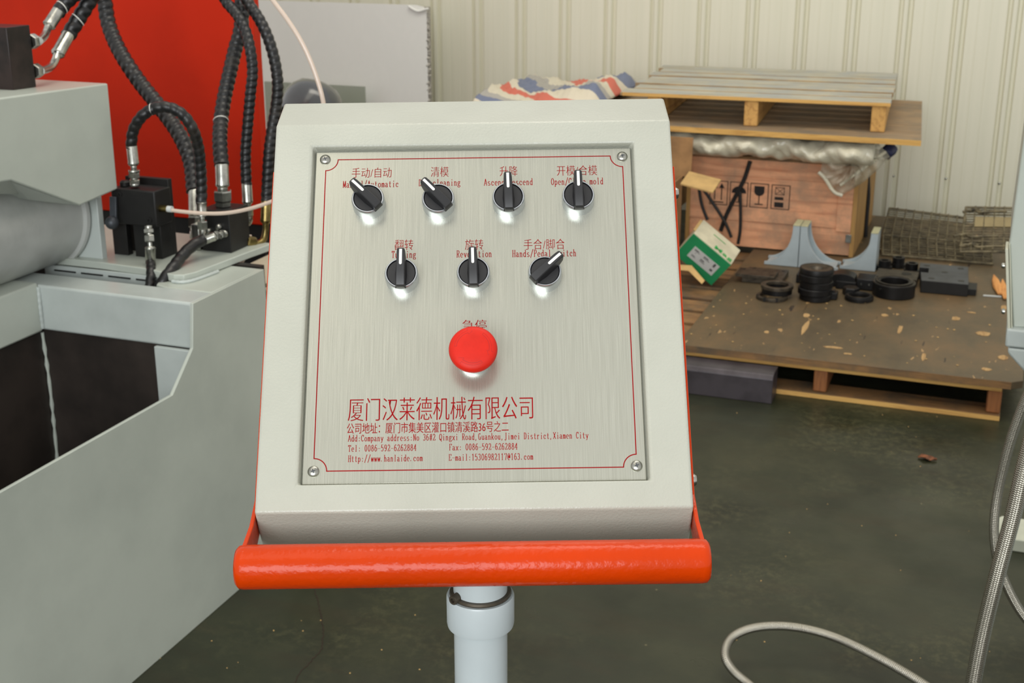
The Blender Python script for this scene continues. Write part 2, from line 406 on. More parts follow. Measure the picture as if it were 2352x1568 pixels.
# enclosure: prism with recessed opening
HW = .1838; F0, F1 = -.1795, .1885; HH = .149; H0, H1 = -.1557, .166; W = .007
outer = [(F0, W), (F1, W), (.2322, -.0264), (.2322-.355*.778, -.0264-.355*.628), (F0-.026, W-.054)]
prf = [(F0, W), (F1, W), (.2322, -.0264), (-.044, -.249), (-.2055, -.047)]
mb = MB(); v = []
for sx in (-1, 1):
    for t, w_ in prf: v.append((sx*HW, t, w_))
hole = [(-HH, H0, W), (HH, H0, W), (HH, H1, W), (-HH, H1, W)]
inn = [(-HH+.0022, H0+.0008, -.0045), (HH-.0022, H0+.0008, -.0045), (HH-.0022, H1-.0008, -.0045), (-HH+.0022, H1-.0008, -.0045)]
v += hole+inn
f = [(0, 1, 2, 3, 4), (9, 8, 7, 6, 5), (1, 6, 7, 2), (2, 7, 8, 3), (3, 8, 9, 4), (4, 9, 5, 0),
     (0, 5, 11, 10), (5, 6, 12, 11), (6, 1, 13, 12), (1, 0, 10, 13),
     (10, 11, 15, 14), (11, 12, 16, 15), (12, 13, 17, 16), (13, 10, 14, 17), (14, 15, 16, 17)]
mb.add(v, f); panel_part(mb, 'enclosure', 'box', bevel=.0022, seg=3, smooth=40)
mb = MB().box(-.1462, .1462, -.1540, .1637, -.0035, 0)
plate = panel_part(mb, 'faceplate', 'brushed', bevel=.0006, seg=2, smooth=40)
plate['label'] = 'brushed aluminium faceplate with red lettering'
def on_plate(mb, name, m='redprint', **k):
    return mb.build(name, m, plate, local=True, **k)
# red border line with concave corners
x0, x1, y0, y1, cr = -.1368, .1384, -.1424, .1555, .0112
bl = []
def arc(cx, cy, a0, a1):
    return [(cx+cr*cos(radians(a0+(a1-a0)*i/12)), cy+cr*sin(radians(a0+(a1-a0)*i/12))) for i in range(13)]
path = arc(x0, y0, 90, 0)+arc(x1, y0, 180, 90)+arc(x1, y1, 270, 180)+arc(x0, y1, 0, -90)
def ribbon(mb, pts, wd, z, closed=False):
    n = len(pts); v = []
    for i in range(n):
        a = Vector(pts[(i-1) % n] if closed or i else pts[0]); b = Vector(pts[(i+1) % n] if closed or i < n-1 else pts[-1]); c = Vector(pts[i])
        a = Vector(a[:2]); b = Vector(b[:2]); d1 = Vector(c[:2])-a; d2 = b-Vector(c[:2])
        d1 = d1.normalized() if d1.length > 1e-9 else d2.normalized(); d2 = d2.normalized() if d2.length > 1e-9 else d1
        t = (d1+d2).normalized(); nv = Vector((-t.y, t.x)); k = 1/max(.5, nv.dot(Vector((-d1.y, d1.x))))
        for s_ in (-1, 1): v.append((c.x+nv.x*wd/2*s_*k, c.y+nv.y*wd/2*s_*k, z))
    f = [(2*i, 2*i+1, 2*((i+1) % n)+1, 2*((i+1) % n)) for i in range(n if closed else n-1)]
    mb.add(v, f); return mb
on_plate(ribbon(MB(), path, .0009, .00008, True), 'border_line', smooth=0)

# ---- lettering: Chinese from the built-in font, Latin from a narrow slab stroke alphabet
def cjk(mb, s, x0_, x1_, yb, h, ems, stem=.018, z=.0001, off=-.013):
    c = bpy.data.curves.new('t', 'FONT'); c.body = s; c.size = 1; c.offset = off; c.resolution_u = 3; c.fill_mode = 'FRONT'
    o = bpy.data.objects.new('t', c); COL.objects.link(o); bpy.context.view_layer.update()
    me = bpy.data.meshes.new_from_object(o.evaluated_get(bpy.context.evaluated_depsgraph_get()))
    vs = [p.co.copy() for p in me.vertices]; fs = [tuple(p.vertices) for p in me.polygons]
    ax, bx_ = min(p.x for p in vs), max(p.x for p in vs); ay, by = min(p.y for p in vs), max(p.y for p in vs)
    k = (x1_-x0_)/(bx_-ax); ky = h/(by-ay)
    for dx, dz in ((-stem/2, 0), (stem/2, .00002)):
        mb.add([(x0_+(p.x-ax)*k+dx*k, yb+(p.y-ay)*ky, z+dz) for p in vs], fs)
    bpy.data.objects.remove(o); bpy.data.curves.remove(c); bpy.data.meshes.remove(me)
def A_(cx, cy, rx, ry, a0, a1, n=8):
    return [(cx+rx*cos(radians(a0+(a1-a0)*i/n)), cy+ry*sin(radians(a0+(a1-a0)*i/n))) for i in range(n+1)]
O_ = A_(.5, .31, .36, .31, 0, 360, 14); SB = lambda x, y, w_=.17: [(x-w_, y), (x+w_, y)]
def st(x, a, b, lo=1, hi=1, w_=.17):
    r = [[(x, a), (x, b)]]
    if lo: r.append(SB(x, a, w_))
    if hi: r.append([(x-w_, b), (x, b)] if hi == 2 else SB(x, b, w_))
    return r
G = {
 'a': [A_(.42, .42, .28, .2, 150, 0, 6)+[(.7, .08), (.9, 0)], A_(.42, .17, .3, .17, 60, 300, 9)+[(.7, .18)]],
 'b': st(.2, 0, 1, 0, 2)+[A_(.5, .31, .32, .31, 160, -160, 12)],
 'c': [A_(.52, .31, .36, .31, 40, 320, 12), [(.78, .42), (.8, .5)]],
 'd': st(.76, 0, 1, 0, 2)+[A_(.46, .31, .32, .31, 20, 340, 12), [(.76, 0), (.94, 0)]],
 'e': [[(.15, .34), (.84, .34)]+A_(.5, .31, .36, .31, 5, 310, 12)],
 'g': [A_(.45, .42, .28, .2, 0, 360, 12), [(.68, .55), (.9, .62)], [(.3, .24), (.2, .12), (.3, .04), (.7, .02), (.86, -.1), (.7, -.26), (.25, -.26), (.12, -.12), (.3, .02)]],
 'h': st(.2, 0, 1, 1, 2)+[[(.2, .42)]+A_(.48, .4, .26, .22, 130, 0, 6)+[(.74, 0)], SB(.74, 0)],
 'i': st(.5, 0, .6, 1, 2, .2)+[[(.5, .84), (.5, .94)]],
 'j': [], 'k': st(.2, 0, 1, 1, 2)+[[(.78, .6), (.22, .24)], [(.4, .36), (.82, 0)], SB(.8, 0, .14), SB(.74, .6, .16)],
 'l': st(.5, 0, 1, 1, 2, .22),
 'm': st(.14, 0, .6, 1, 2, .1)+[[(.14, .44)]+A_(.32, .42, .18, .19, 130, 0, 5)+[(.5, 0)], SB(.5, 0, .1), [(.5, .44)]+A_(.68, .42, .18, .19, 130, 0, 5)+[(.86, 0)], SB(.86, 0, .1)],
 'n': st(.2, 0, .6, 1, 2)+[[(.2, .42)]+A_(.48, .4, .26, .22, 130, 0, 6)+[(.74, 0)], SB(.74, 0)],
 'o': [O_],
 'p': st(.2, -.28, .6, 1, 2)+[A_(.5, .31, .32, .31, 160, -160, 12)],
 'r': st(.3, 0, .6, 1, 2, .2)+[[(.3, .36)]+A_(.62, .38, .26, .23, 150, 50, 5)],
 's': [A_(.5, .45, .28, .16, 40, 220, 7)+A_(.5, .15, .3, .15, 70, -150, 8)],
 't': [[(.42, .86), (.42, .14)]+A_(.6, .14, .18, .14, 180, 320, 5), [(.14, .6), (.78, .6)]],
 'u': [[(.2, .6), (.2, .2)]+A_(.45, .2, .25, .2, 180, 300, 6)+[(.74, .14)]]+st(.74, 0, .6, 0, 2)+[[(.04, .6), (.2, .6)], [(.74, 0), (.92, 0)]],
 'v': [[(.16, .6), (.5, 0), (.84, .6)], SB(.16, .6, .13), SB(.84, .6, .13)],
 'w': [[(.08, .6), (.28, 0), (.5, .56), (.72, 0), (.92, .6)], SB(.1, .6, .09), SB(.5, .6, .09), SB(.9, .6, .09)],
 'x': [[(.16, .6), (.84, 0)], [(.84, .6), (.16, 0)], SB(.16, .6, .13), SB(.84, .6, .13), SB(.16, 0, .13), SB(.84, 0, .13)],
 'y': [[(.16, .6), (.52, .02)], [(.84, .6), (.4, -.22), (.16, -.27)], SB(.16, .6, .13), SB(.84, .6, .13)],
 'A': [[(.1, 0), (.5, 1), (.9, 0)], [(.24, .34), (.76, .34)], SB(.1, 0, .1), SB(.9, 0, .1)],
 'C': [A_(.52, .5, .4, .5, 45, 315, 14), [(.82, .72), (.84, .98)]],
 'D': st(.2, 0, 1, 0, 0)+[[(.06, 1), (.4, 1)]+A_(.4, .5, .46, .5, 90, -90, 10)+[(.06, 0)]],
 'E': st(.22, 0, 1, 0, 0)+[[(.06, 1), (.84, 1), (.86, .8)], [(.06, 0), (.86, 0), (.9, .22)], [(.22, .52), (.62, .52)]],
 'F': st(.22, 0, 1)+[[(.06, 1), (.86, 1), (.88, .8)], [(.22, .52), (.64, .52)]],
 'G': [A_(.5, .5, .38, .5, 50, 330, 14), st(.8, .05, .42, 0, 1)[0], SB(.74, .42)],
 'H': st(.18, 0, 1)+st(.82, 0, 1)+[[(.18, .52), (.82, .52)]],
 'J': [[(.62, 1), (.62, .1)]+A_(.4, .1, .22, .24, 0, -150, 6), SB(.62, 1, .2)],
 'M': [[(.14, 0), (.14, 1), (.5, .1), (.86, 1), (.86, 0)], SB(.14, 0, .12), SB(.86, 0, .12), SB(.12, 1, .1), SB(.88, 1, .1)],
 'N': [[(.18, 0), (.18, 1), (.82, 0), (.82, 1)], SB(.18, 0, .13), SB(.82, 1, .13), SB(.14, 1, .1)],
 'O': [A_(.5, .5, .4, .5, 0, 360, 16)],
 'P': st(.2, 0, 1, 1, 0)+[[(.06, 1), (.5, 1)]+A_(.5, .74, .34, .26, 90, -90, 8)+[(.2, .48)]],
 'Q': [A_(.5, .5, .4, .5, 0, 360, 16), [(.4, .2), (.62, .06), (.84, -.2)]],
 'R': st(.2, 0, 1, 1, 0)+[[(.06, 1), (.5, 1)]+A_(.5, .75, .32, .25, 90, -90, 8)+[(.2, .5)], [(.46, .5), (.82, 0)], SB(.84, 0, .1)],
 'T': st(.5, 0, 1, 1, 0, .2)+[[(.1, .78), (.12, 1), (.88, 1), (.9, .78)]],
 'X': [[(.14, 1), (.86, 0)], [(.86, 1), (.14, 0)], SB(.14, 1, .12), SB(.86, 1, .12), SB(.14, 0, .12), SB(.86, 0, .12)],
 '0': [A_(.5, .5, .34, .5, 0, 360, 16)], '1': [[(.26, .86), (.5, 1), (.5, 0)], SB(.5, 0, .2)],
 '2': [A_(.48, .72, .32, .28, 160, -30, 8)+[(.14, .02), (.86, .02), (.88, .18)]],
 '3': [A_(.46, .75, .3, .25, 150, -80, 8), A_(.46, .26, .34, .27, 80, -150, 9)],
 '4': [[(.66, 0), (.66, 1), (.1, .3), (.92, .3)], SB(.66, 0, .18)],
 '5': [[(.8, 1), (.26, 1), (.2, .54)]+A_(.46, .32, .36, .32, 110, -140, 10)],
 '6': [[(.76, .92), (.56, 1), (.26, .8), (.15, .4)], A_(.5, .3, .34, .3, 0, 360, 12)],
 '7': [[(.16, .84), (.18, 1), (.86, 1), (.46, 0)]], '8': [A_(.5, .76, .27, .24, 0, 360, 12), A_(.5, .27, .34, .27, 0, 360, 12)],
 '9': [A_(.5, .7, .34, .3, 0, 360, 12), [(.85, .6), (.74, .2), (.46, 0), (.22, .08)]],
 '/': [[(.1, -.14), (.9, 1.1)]], ':': [[(.5, .04), (.5, .14)], [(.5, .46), (.5, .56)]], ',': [[(.34, .08), (.26, -.16)]], '.': [[(.26, .02), (.26, .12)]],
 '-': [[(.08, .42), (.92, .42)]], '#': [[(.3, 0), (.4, 1)], [(.62, 0), (.72, 1)], [(.08, .66), (.94, .66)], [(.06, .34), (.92, .34)]],
 '@': [A_(.52, .48, .14, .2, 0, 360, 8), [(.68, .66), (.68, .3), (.84, .3)]+A_(.5, .48, .4, .5, -10, 300, 14)]}
def latin(mb, s, x0_, x1_, yb, cap, z=.0001, sw=None):
    cwid = (x1_-x0_)/len(s); fill = .86
    sv = (sw or cwid*.165)
    for i, ch in enumerate(s):
        for pl in G.get(ch, []):
            pts = [(x0_+cwid*(i+.07+fill*p[0]), yb+cap*p[1]) for p in pl]
            for a, b in zip(pts, pts[1:]):
                a, b = Vector(a), Vector(b); d = b-a
                if d.length < 1e-7: continue
                d.normalize(); vert = abs(d.y)
                w_ = sv*(.62+.55*vert); nv = Vector((-d.y, d.x))*w_/2; e = d*w_*.3
                q = [a-e+nv, a-e-nv, b+e-nv, b+e+nv]
                z_ = z+random.random()*.00002
                mb.add([(p.x, p.y, z_) for p in q], [(0, 1, 2, 3)])
mm = .001
def row(zh, zx0, zx1, yc, h, en, ex0, ex1, ye):
    m1 = MB(); cjk(m1, zh, zx0*mm, zx1*mm, (yc-h/2)*mm, h*mm, 0); on_plate(m1, 'chinese_lettering', smooth=0)
    m2 = MB(); latin(m2, en, ex0*mm, ex1*mm, ye*mm, 6.6*mm); on_plate(m2, 'english_lettering', smooth=0)
row('手动/自动', -112.5, -75.8, 141.6, 10.3, 'Manual/Automatic', -120.6, -68.8, 126.6)
row('清模', -39.2, -23.0, 141.6, 10.3, 'Die cleaning', -50.7, -11.7, 127.2)
row('升降', 24.5, 40.7, 141.3, 10.3, 'Ascend/Descend', 9.6, 55.0, 126.8)
row('开模/合模', 77.3, 114.4, 141.0, 10.3, 'Open/Close mold', 71.4, 120.0, 126.5)
row('翻转', -71.3, -54.7, 67.9, 10.3, 'Turning', -74.3, -51.8, 55.2)
row('旋转', -7.7, 8.8, 67.2, 10.3, 'Revolution', -15.6, 16.7, 54.8)
row('手合/脚合', 45.5, 82.6, 66.6, 10.3, 'Hands/Pedal switch', 34.8, 93.0, 54.4)
m1 = MB(); cjk(m1, '急停', -.0101, .0112, -.0165, .0105, 0); on_plate(m1, 'chinese_lettering', smooth=0)
m1 = MB(); cjk(m1, '厦门汉莱德机械有限公司', -.1088, .0510, -.0982, .0207, 0, .02, off=-.013); on_plate(m1, 'chinese_lettering', smooth=0)
m1 = MB(); cjk(m1, '公司地址：厦门市集美区灌口镇清溪路36号之二', -.1094, .0297, -.1096, .0096, 0, .02, off=-.004); on_plate(m1, 'chinese_lettering', smooth=0)
m2 = MB(); latin(m2, 'Add:Company address:No 36#2 Qingxi Road,Guankou,Jimei District,Xiamen City', -.1084, .0984, -.1164, .0056); on_plate(m2, 'english_lettering', smooth=0)
for s_, a, b, y in (('Tel: 0086-592-6262884', -.1081, -.0492, -.1254), ('Fax: 0086-592-6262884', -.0216, .0374, -.1255),
                    ('Http://www.hanlaide.com', -.1078, -.0438, -.1345), ('E-mail:15306982117@163.com', -.0219, .0506, -.1346)):
    m2 = MB(); latin(m2, s_, a, b, y, .0056); on_plate(m2, 'english_lettering', smooth=0)

# ---- four cross-head screws
smesh = None
for x, y in ((-137.6, 155.7), (138.3, 154.6), (-136.8, -142.7), (138.3, -141.6)):
    Mx = Matrix.Translation(-CL) @ MP @ Matrix.Translation((x*mm, y*mm, 0))
    if smesh is None:
        h = MB().lathe([(.0050, 0), (.0050, .0007), (.0043, .0017), (.003, .0024), (.0012, .0027), (.0001, .0027)], (0, 0, 0), (0, 0, 1), 28).build('screw', 'zinc', con, local=True, smooth=50)
        q = MB().box(-.0019, .0019, -.0004, .0004, .002, .0028).box(-.0004, .0004, -.0019, .0019, .002, .00281).build('cross_slot', 'greyslate', h, local=True, smooth=0)
        q.rotation_euler = (0, 0, .3); smesh = h
    else:
        h = smesh.copy(); COL.objects.link(h); h.parent = con
        c_ = smesh.children[0].copy(); COL.objects.link(c_); c_.parent = h
    h.matrix_local = Mx

# ---- selector switches
def selector():
    b = MB().lathe([(.0150, 0), (.0150, .0112), (.0146, .0128), (.0139, .0137), (.0132, .0137), (.0130, .0125), (.0130, .0100), (.0001, .0100)], (0, 0, 0), (0, 0, 1), 48).build('selector_switch', 'satin', con, local=True, smooth=40)
    MB().lathe([(.01285, .0100), (.01285, .0122), (.0122, .0130), (.006, .0133), (.0001, .0133)], (0, 0, 0), (0, 0, 1), 40).build('dial', 'plastic_black', b, local=True, smooth=40)
    k = MB(); S = [(-.0147, .0046, .0032, .0125, .0170), (-.0138, .0049, .0040, .0125, .0192), (-.0098, .0049, .0040, .0125, .0208), (-.002, .0056, .0038, .0125, .0224),
                   (.006, .0050, .0037, .0125, .0238), (.0118, .0042, .0036, .0128, .0248), (.0145, .0040, .0036, .0140, .0252), (.0180, .0036, .0033, .0170, .0255), (.0190, .0028, .0026, .0185, .0252)]
    v = []; f = []
    for y, wb_, wt, zb, zt in S:
        zm = zb+(zt-zb)*.45
        v += [(-wb_, y, zb), (-wt-.0003, y, zm), (-wt, y, zt-.0006), (-wt+.0007, y, zt), (wt-.0007, y, zt), (wt, y, zt-.0006), (wt+.0003, y, zm), (wb_, y, zb)]
    for i in range(len(S)-1):
        for j in range(8): f.append((i*8+j, i*8+(j+1) % 8, (i+1)*8+(j+1) % 8, (i+1)*8+j))
    f += [tuple(range(8)), tuple(range((len(S)-1)*8, len(S)*8))]
    # curved skirt fin on the dial beside the handle
    k.add(v, f)
    hd = k.build('handle', 'plastic_black', b, local=True, smooth=38)
    pm = MB(); zz = lambda y: .0224+(y+.002)*.00019/.001
    pts = [(.0178, .0256), (.0145, .02535), (.0118, .0250), (.0075, .02425), (.0050, .0238)]
    v = []
    for y, z in pts: v += [(-.00125, y, z), (.00125, y, z), (.00125, y, z-.0006), (-.00125, y, z-.0006)]
    f = []
    for i in range(len(pts)-1):
        for j in range(4): f.append((i*4+j, i*4+(j+1) % 4, (i+1)*4+(j+1) % 4, (i+1)*4+j))
    f += [(0, 1, 2, 3), (16, 17, 18, 19)]
    pm.add(v, f).lathe([(.00125, 0), (.00125, .0003)], (0, .0050, .02355), (0, 0, 1), 14)
    pm.build('pointer_stripe', 'white', b, local=True, smooth=30)
    return b
sw0 = None
for (x, y), a in zip(((-95.6, 108.8), (-31.7, 108.2), (32.2, 108.6), (95.7, 109.4), (-64.0, 34.6), (.1, 34.8), (63.8, 34.4)), (47, 45, 1.5, 1, -1, 1, -50)):
    Mx = Matrix.Translation(-CL) @ MP @ Matrix.Translation((x*mm, y*mm, 0))
    if sw0 is None: sw0 = selector(); s_ = sw0
    else:
        s_ = sw0.copy(); COL.objects.link(s_); s_.parent = con
        for ch in list(sw0.children): c_ = ch.copy(); COL.objects.link(c_); c_.parent = s_
    s_.matrix_local = Mx
    for ch in s_.children:
        if not ch.name.startswith('dial'): ch.rotation_euler = (0, 0, radians(a))
    if abs(a) > 10: s_['label'] = 'selector switch turned to one side'

# ---- emergency stop
es = MB().lathe([(.0150, 0), (.0150, .010), (.0138, .012), (.0110, .0125), (.0110, .018), (.0001, .018)], (0, 0, 0), (0, 0, 1), 48).build('emergency_stop_button', 'satin', con, local=True, smooth=40)
es.matrix_local = Matrix.Translation(-CL) @ MP @ Matrix.Translation((.0002, -.0435, 0)); es['label'] = 'red emergency stop button on a chrome collar'
hp = [(.0115, .0150), (.0165, .0185), (.0198, .0225), (.0207, .0250), (.0207, .0272), (.0200, .0290), (.0186, .0304), (.0160, .0314), (.010, .0321), (.0001, .0324)]
n = 180; v = []; f = []
for i, (r, z) in enumerate(hp):
    for k in range(n):
        rr = r+(.00032 if (3 <= i <= 4 and k % 2) else 0); a = 2*pi*k/n; v.append((rr*cos(a), rr*sin(a), z))
for i in range(len(hp)-1):
    for k in range(n): f.append((i*n+k, i*n+(k+1) % n, (i+1)*n+(k+1) % n, (i+1)*n+k))
f.append(tuple(range(n)))
mh = MB().add(v, f).build('mushroom_head', 'estop', es, local=True, smooth=32)
ar = MB()
def zt(r):
    r = min(r, .0185)
    for (r0, z0), (r1, z1) in zip(hp[::-1], hp[::-1][1:]):
        if r0 <= r <= r1: return z0+(z1-z0)*(r-r0)/(r1-r0)+.00006
    return .0324
def curve3(mb, pts, wd):
    v = []
    for i, p in enumerate(pts):
        a = Vector(pts[max(0, i-1)]); b = Vector(pts[min(len(pts)-1, i+1)]); t = (b-a).normalized(); nv = Vector((-t.y, t.x))
        for s_ in (-1, 1):
            q = Vector(p)+nv*wd/2*s_; v.append((q.x, q.y, zt(q.length)))
    mb.add(v, [(2*i, 2*i+1, 2*i+3, 2*i+2) for i in range(len(pts)-1)])
def pol(r, a): return (r*cos(radians(a)), r*sin(radians(a)))
for base in (175, 55, -60):
    ri, ro = .0141, .0160
    curve3(ar, [pol(ri, base-i*4) for i in range(18)], .00035)
    curve3(ar, [pol(ro, base-i*4) for i in range(18)], .0002)
    curve3(ar, [pol(ri, base), pol(ro, base)], .0003)
    e = base-68
    curve3(ar, [pol(ro+.0001, e), pol(ro+.0018, e), pol((ri+ro)/2, e-15), pol(ri-.0018, e), pol(ri, e)], .00035)
ar.build('engraved_arrow', 'estop_line', mh, local=True, smooth=0)

# ---- orange bracket and bar
BC = (-.2277, .022)
bar = MB(); v = []; Ls = [(-.1915, .0168), (-.1925, .0172), (.1900, .0172), (.1892, .0168)]
for x, r in ((-.1880, .0178), (.1875, .0178)): pass
bar.lathe([(.0150, -.1925), (.0176, -.1900), (.0181, -.1860), (.0181, .1850), (.0176, .1890), (.0150, .1915)], (0, BC[0], BC[1]), (1, 0, 0), 48)
b_ = panel_part(bar, 'hand_bar', 'orange', smooth=50); b_['label'] = 'thick orange tubular hand bar'
for s_ in (-1, 1):
    pl = [(BC[0]+.0185*cos(radians(a)), BC[1]+.0185*sin(radians(a))) for a in (60, 90, 130, 170, 210, 240)]
    pl = [(-.2180, .0375)]+[(BC[0]+.0178*cos(radians(a)), BC[1]+.0178*sin(radians(a))) for a in (100, 140, 180, 220, 250)]+[(-.10, -.085), (.145, -.060), (.150, -.011), (-.1640, -.011), (-.190, .006)]
    a0, a1 = (HW+.0004, HW+.0040) if s_ > 0 else (-HW-.0040, -HW-.0004)
    mb = MB().prism(pl, 0, a0, a1); panel_part(mb, 'side_bracket', 'orange', bevel=.0008, smooth=40)
for t_, w_ in ((.125, -.018), (-.150, -.018)):
    mb = MB().lathe([(.0055, 0), (.0055, .001), (.0042, .003), (.0001, .0036)], (HW+.0040, t_, w_), (1, 0, 0), 20); panel_part(mb, 'bracket_screw', 'zinc')
# ---- pole
bx, by = CL.x, CL.y
MB().cyl((bx, by, .012), (bx, by, .955), .0250, 48).build('pole', 'polewhite', con, smooth=40)
MB().cyl((bx, by, .985), (bx, by, 1.052), .0250, 48).build('pole_head', 'polewhite', con, smooth=40)
MB().lathe([(.0250, .955), (.0309, .957), (.0315, .9600), (.0315, .9865), (.0306, .9885), (.0245, .9885)], (bx, by, 0), (0, 0, 1), 56, cap=False).build('pole_sleeve', 'polewhite', con, smooth=40)
MB().lathe([(.0250, 0), (.0282, 0), (.0288, .0012), (.0282, .0034), (.0250, .0034)], (bx, by, .9888), (0, 0, 1), 48, cap=False).build('clamp_ring', 'rustrim', con, smooth=40)
pc = Vector((bx, by, .9925))+_R*-.0215-_H*.0165
MB().lathe([(.0044, -.007), (.0046, -.006), (.0046, .005), (.0040, .0058), (.0022, .0058), (.0022, .003), (.0001, .003)], pc, -_H*.8-_R*.6, 20).build('clamp_screw', 'rustrim', con, smooth=40)
MB().lathe([(.15, 0), (.15, .010), (.146, .012), (.03, .012)], (bx, by, 0), (0, 0, 1), 48).build('base_flange', 'polewhite', con)

# ------------------------------------------------------------ machine frame (left)
mf = thing('machine_frame', (-1.9, 2.3, 0), 'grey steel machine base frame with open trough beside the control box', 'machine')
X = -1.63
MB().prism([(2.665, .756), (2.364, .756), (2.35, .656), (2.262, .578), (.9, .587), (.9, 0), (2.70, 0), (2.70, .67), (2.668, .68)], 0, X-.008, X).build('side_plate', 'machine', mf, bevel=.0012)
MB().box(-2.5, X-.004, 2.364, 2.452, .648, .756).build('front_beam', 'machine_blue_lit', mf, bevel=.006, seg=3)
MB().box(-1.734, X-.0085, 2.352, 2.3635, .42, .648).build('corner_gusset', 'machine_blue_lit', mf, bevel=.002)
MB().prism([(X-.13, 2.4525), (X-.165, 2.465), (X-.18, 2.50), (X-.19, 2.56), (X-.20, 2.668), (X-.0085, 2.668), (X-.0085, 2.4525)], 2, .648, .7555).build('corner_block', 'machine', mf, bevel=.003)
MB().box(-2.9, -2.045, 1.0, 2.364, .645, .762).build('cross_beam', 'machine', mf, bevel=.005, seg=3)
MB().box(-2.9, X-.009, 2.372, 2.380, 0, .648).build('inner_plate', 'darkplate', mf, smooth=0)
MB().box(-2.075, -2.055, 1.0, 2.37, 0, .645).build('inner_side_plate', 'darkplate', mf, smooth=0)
P = smooth_path([(-2.052, 2.368, .64), (-2.050, 2.37, .5), (-2.052, 2.368, .3)], .02)
MB().tube(P, .004, 8, rf=lambda l, a: .004*(1+.4*sin(l*180))).build('weld_seam', 'machine', mf)
P = smooth_path([(-2.044, 2.362, .752), (-2.043, 2.36, .70), (-2.044, 2.362, .652)], .004)
MB().tube(P, .005, 8, rf=lambda l, a: .0045*(1+.12*sin(l*420))).build('weld_seam', 'machine_blue_lit', mf)
# slotted rail and deck
MB().box(-2.15, -1.745, 2.515, 2.522, .722, .757).build('slotted_rail', 'machine_blue_lit', mf, bevel=.001)
for i in range(5):
    x = -2.12+i*.078
    MB().box(x, x+.062, 2.5125, 2.5152, .744, .7475).build('rail_slot', 'black', mf, smooth=0)
MB().prism([(-2.45, 2.522), (-1.99, 2.525), (-1.85, 2.515), (-1.765, 2.492), (-1.742, 2.50), (-1.730, 2.53), (-1.712, 2.74), (-1.70, 2.83), (-2.45, 2.86)], 2, .757, .7745).build('deck_plate', 'machine', mf, bevel=.002)
P = smooth_path([(-1.768, 2.489, .759), (-1.742, 2.492, .759), (-1.726, 2.52, .759), (-1.716, 2.60, .759)], .004)
MB().tube(P, .004, 8, rf=lambda l, a: .004*(1+.1*sin(l*500))).build('weld_seam', 'machine_blue_lit', mf)
MB().box(-2.5, X-.02, 2.68, 2.70, 0, .756).build('rear_plate', 'darkplate', mf, smooth=0)
# cylinder, end disc, upright plate
cc = Vector((-2.1667, 0, .885)); R_ = .1485-.004
MB().cyl((cc.x, .9, cc.z), (cc.x, 2.532, cc.z), R_-.010, 72).build('ram_cylinder', 'cylinder', mf, smooth=40)
MB().lathe([(R_-.01, 0), (R_-.001, .002), (R_, .004), (R_, .014), (R_-.003, .017)], (cc.x, 2.53, cc.z), (0, 1, 0), 72).build('end_flange', 'cylinder', mf, smooth=40)
MB().box(-2.33, -2.006, 2.552, 2.572, .757, .925).build('upright_plate', 'machine_blue_lit', mf, bevel=.002)
P = smooth_path([(-2.20, 2.549, .760), (-2.1, 2.548, .760), (-2.006, 2.55, .760)], .004)
MB().tube(P, .006, 8, rf=lambda l, a: .005*(1+.12*sin(l*400))).build('weld_seam', 'machine_blue_lit', mf)
# head casting
hp_ = [(2.207, 1.208), (2.563, 1.194), (2.562, .947), (2.42, .937), (2.21, 1.035), (2.0, 1.05), (1.7, 1.05), (1.7, 1.22)]
MB().prism(hp_, 0, -2.45, -1.95).build('press_head', 'machine', mf, bevel=.004, seg=3)
tp_ = [Vector((-1.952, y_, z_)) for y_, z_ in ((2.418, .9385), (2.21, 1.0365), (2.0, 1.0515), (1.7, 1.0515))]
bt_ = [on_x(150, 468, -1.99), on_x(66, 459, -2.03), on_x(44, 446, -2.03), on_x(0, 441, -2.03)]; bt_.append(bt_[-1]+(bt_[-1]-bt_[-2])*8)
tp_.append(tp_[-1]+Vector((0, -.1, 0))); bk_ = [Vector((-2.3, p.y, p.z+.02)) for p in bt_]
MB().add(tp_+bt_+bk_, [(i, i+1, i+6, i+5) for i in range(4)]+[(i+5, i+6, i+11, i+10) for i in range(4)]).build('underside_chamfer', 'machine', mf, smooth=0)

# ------------------------------------------------------------ red cabinet
rc = thing('guard_panel', (-2.8, 3.42, 0), 'tall red-orange painted steel guard panel behind the black hoses', 'guard panel')
RY = 3.40
xr = on_y(590, 200, RY).x
MB().box(-4.6, xr, RY, RY+.04, .66, 1.9).build('panel', 'red', rc, bevel=.004, seg=3)
MB().box(-4.5, xr-.01, RY+.01, RY+.04, 0, .66).build('plinth', 'black', rc, bevel=.004)

# ------------------------------------------------------------ waxed black block on the head with two elbows
bk = thing('valve_block', (-2.09, 2.38, 1.2), 'brownish black waxed steel block on top of the grey press head', 'valve block')
MB().box(-2.16, -2.03, 2.342, 2.416, 1.2005, 1.335).build('block', 'blackgloss', bk, bevel=.0015)
pb = on_x(0, 172, -2.03)
MB().lathe([(.012, 0), (.012, .006), (.009, .012), (.0001, .013)], (-2.10, 2.342, pb.z), (0, -1, 0), 20).build('port_plug', 'zinc', bk)

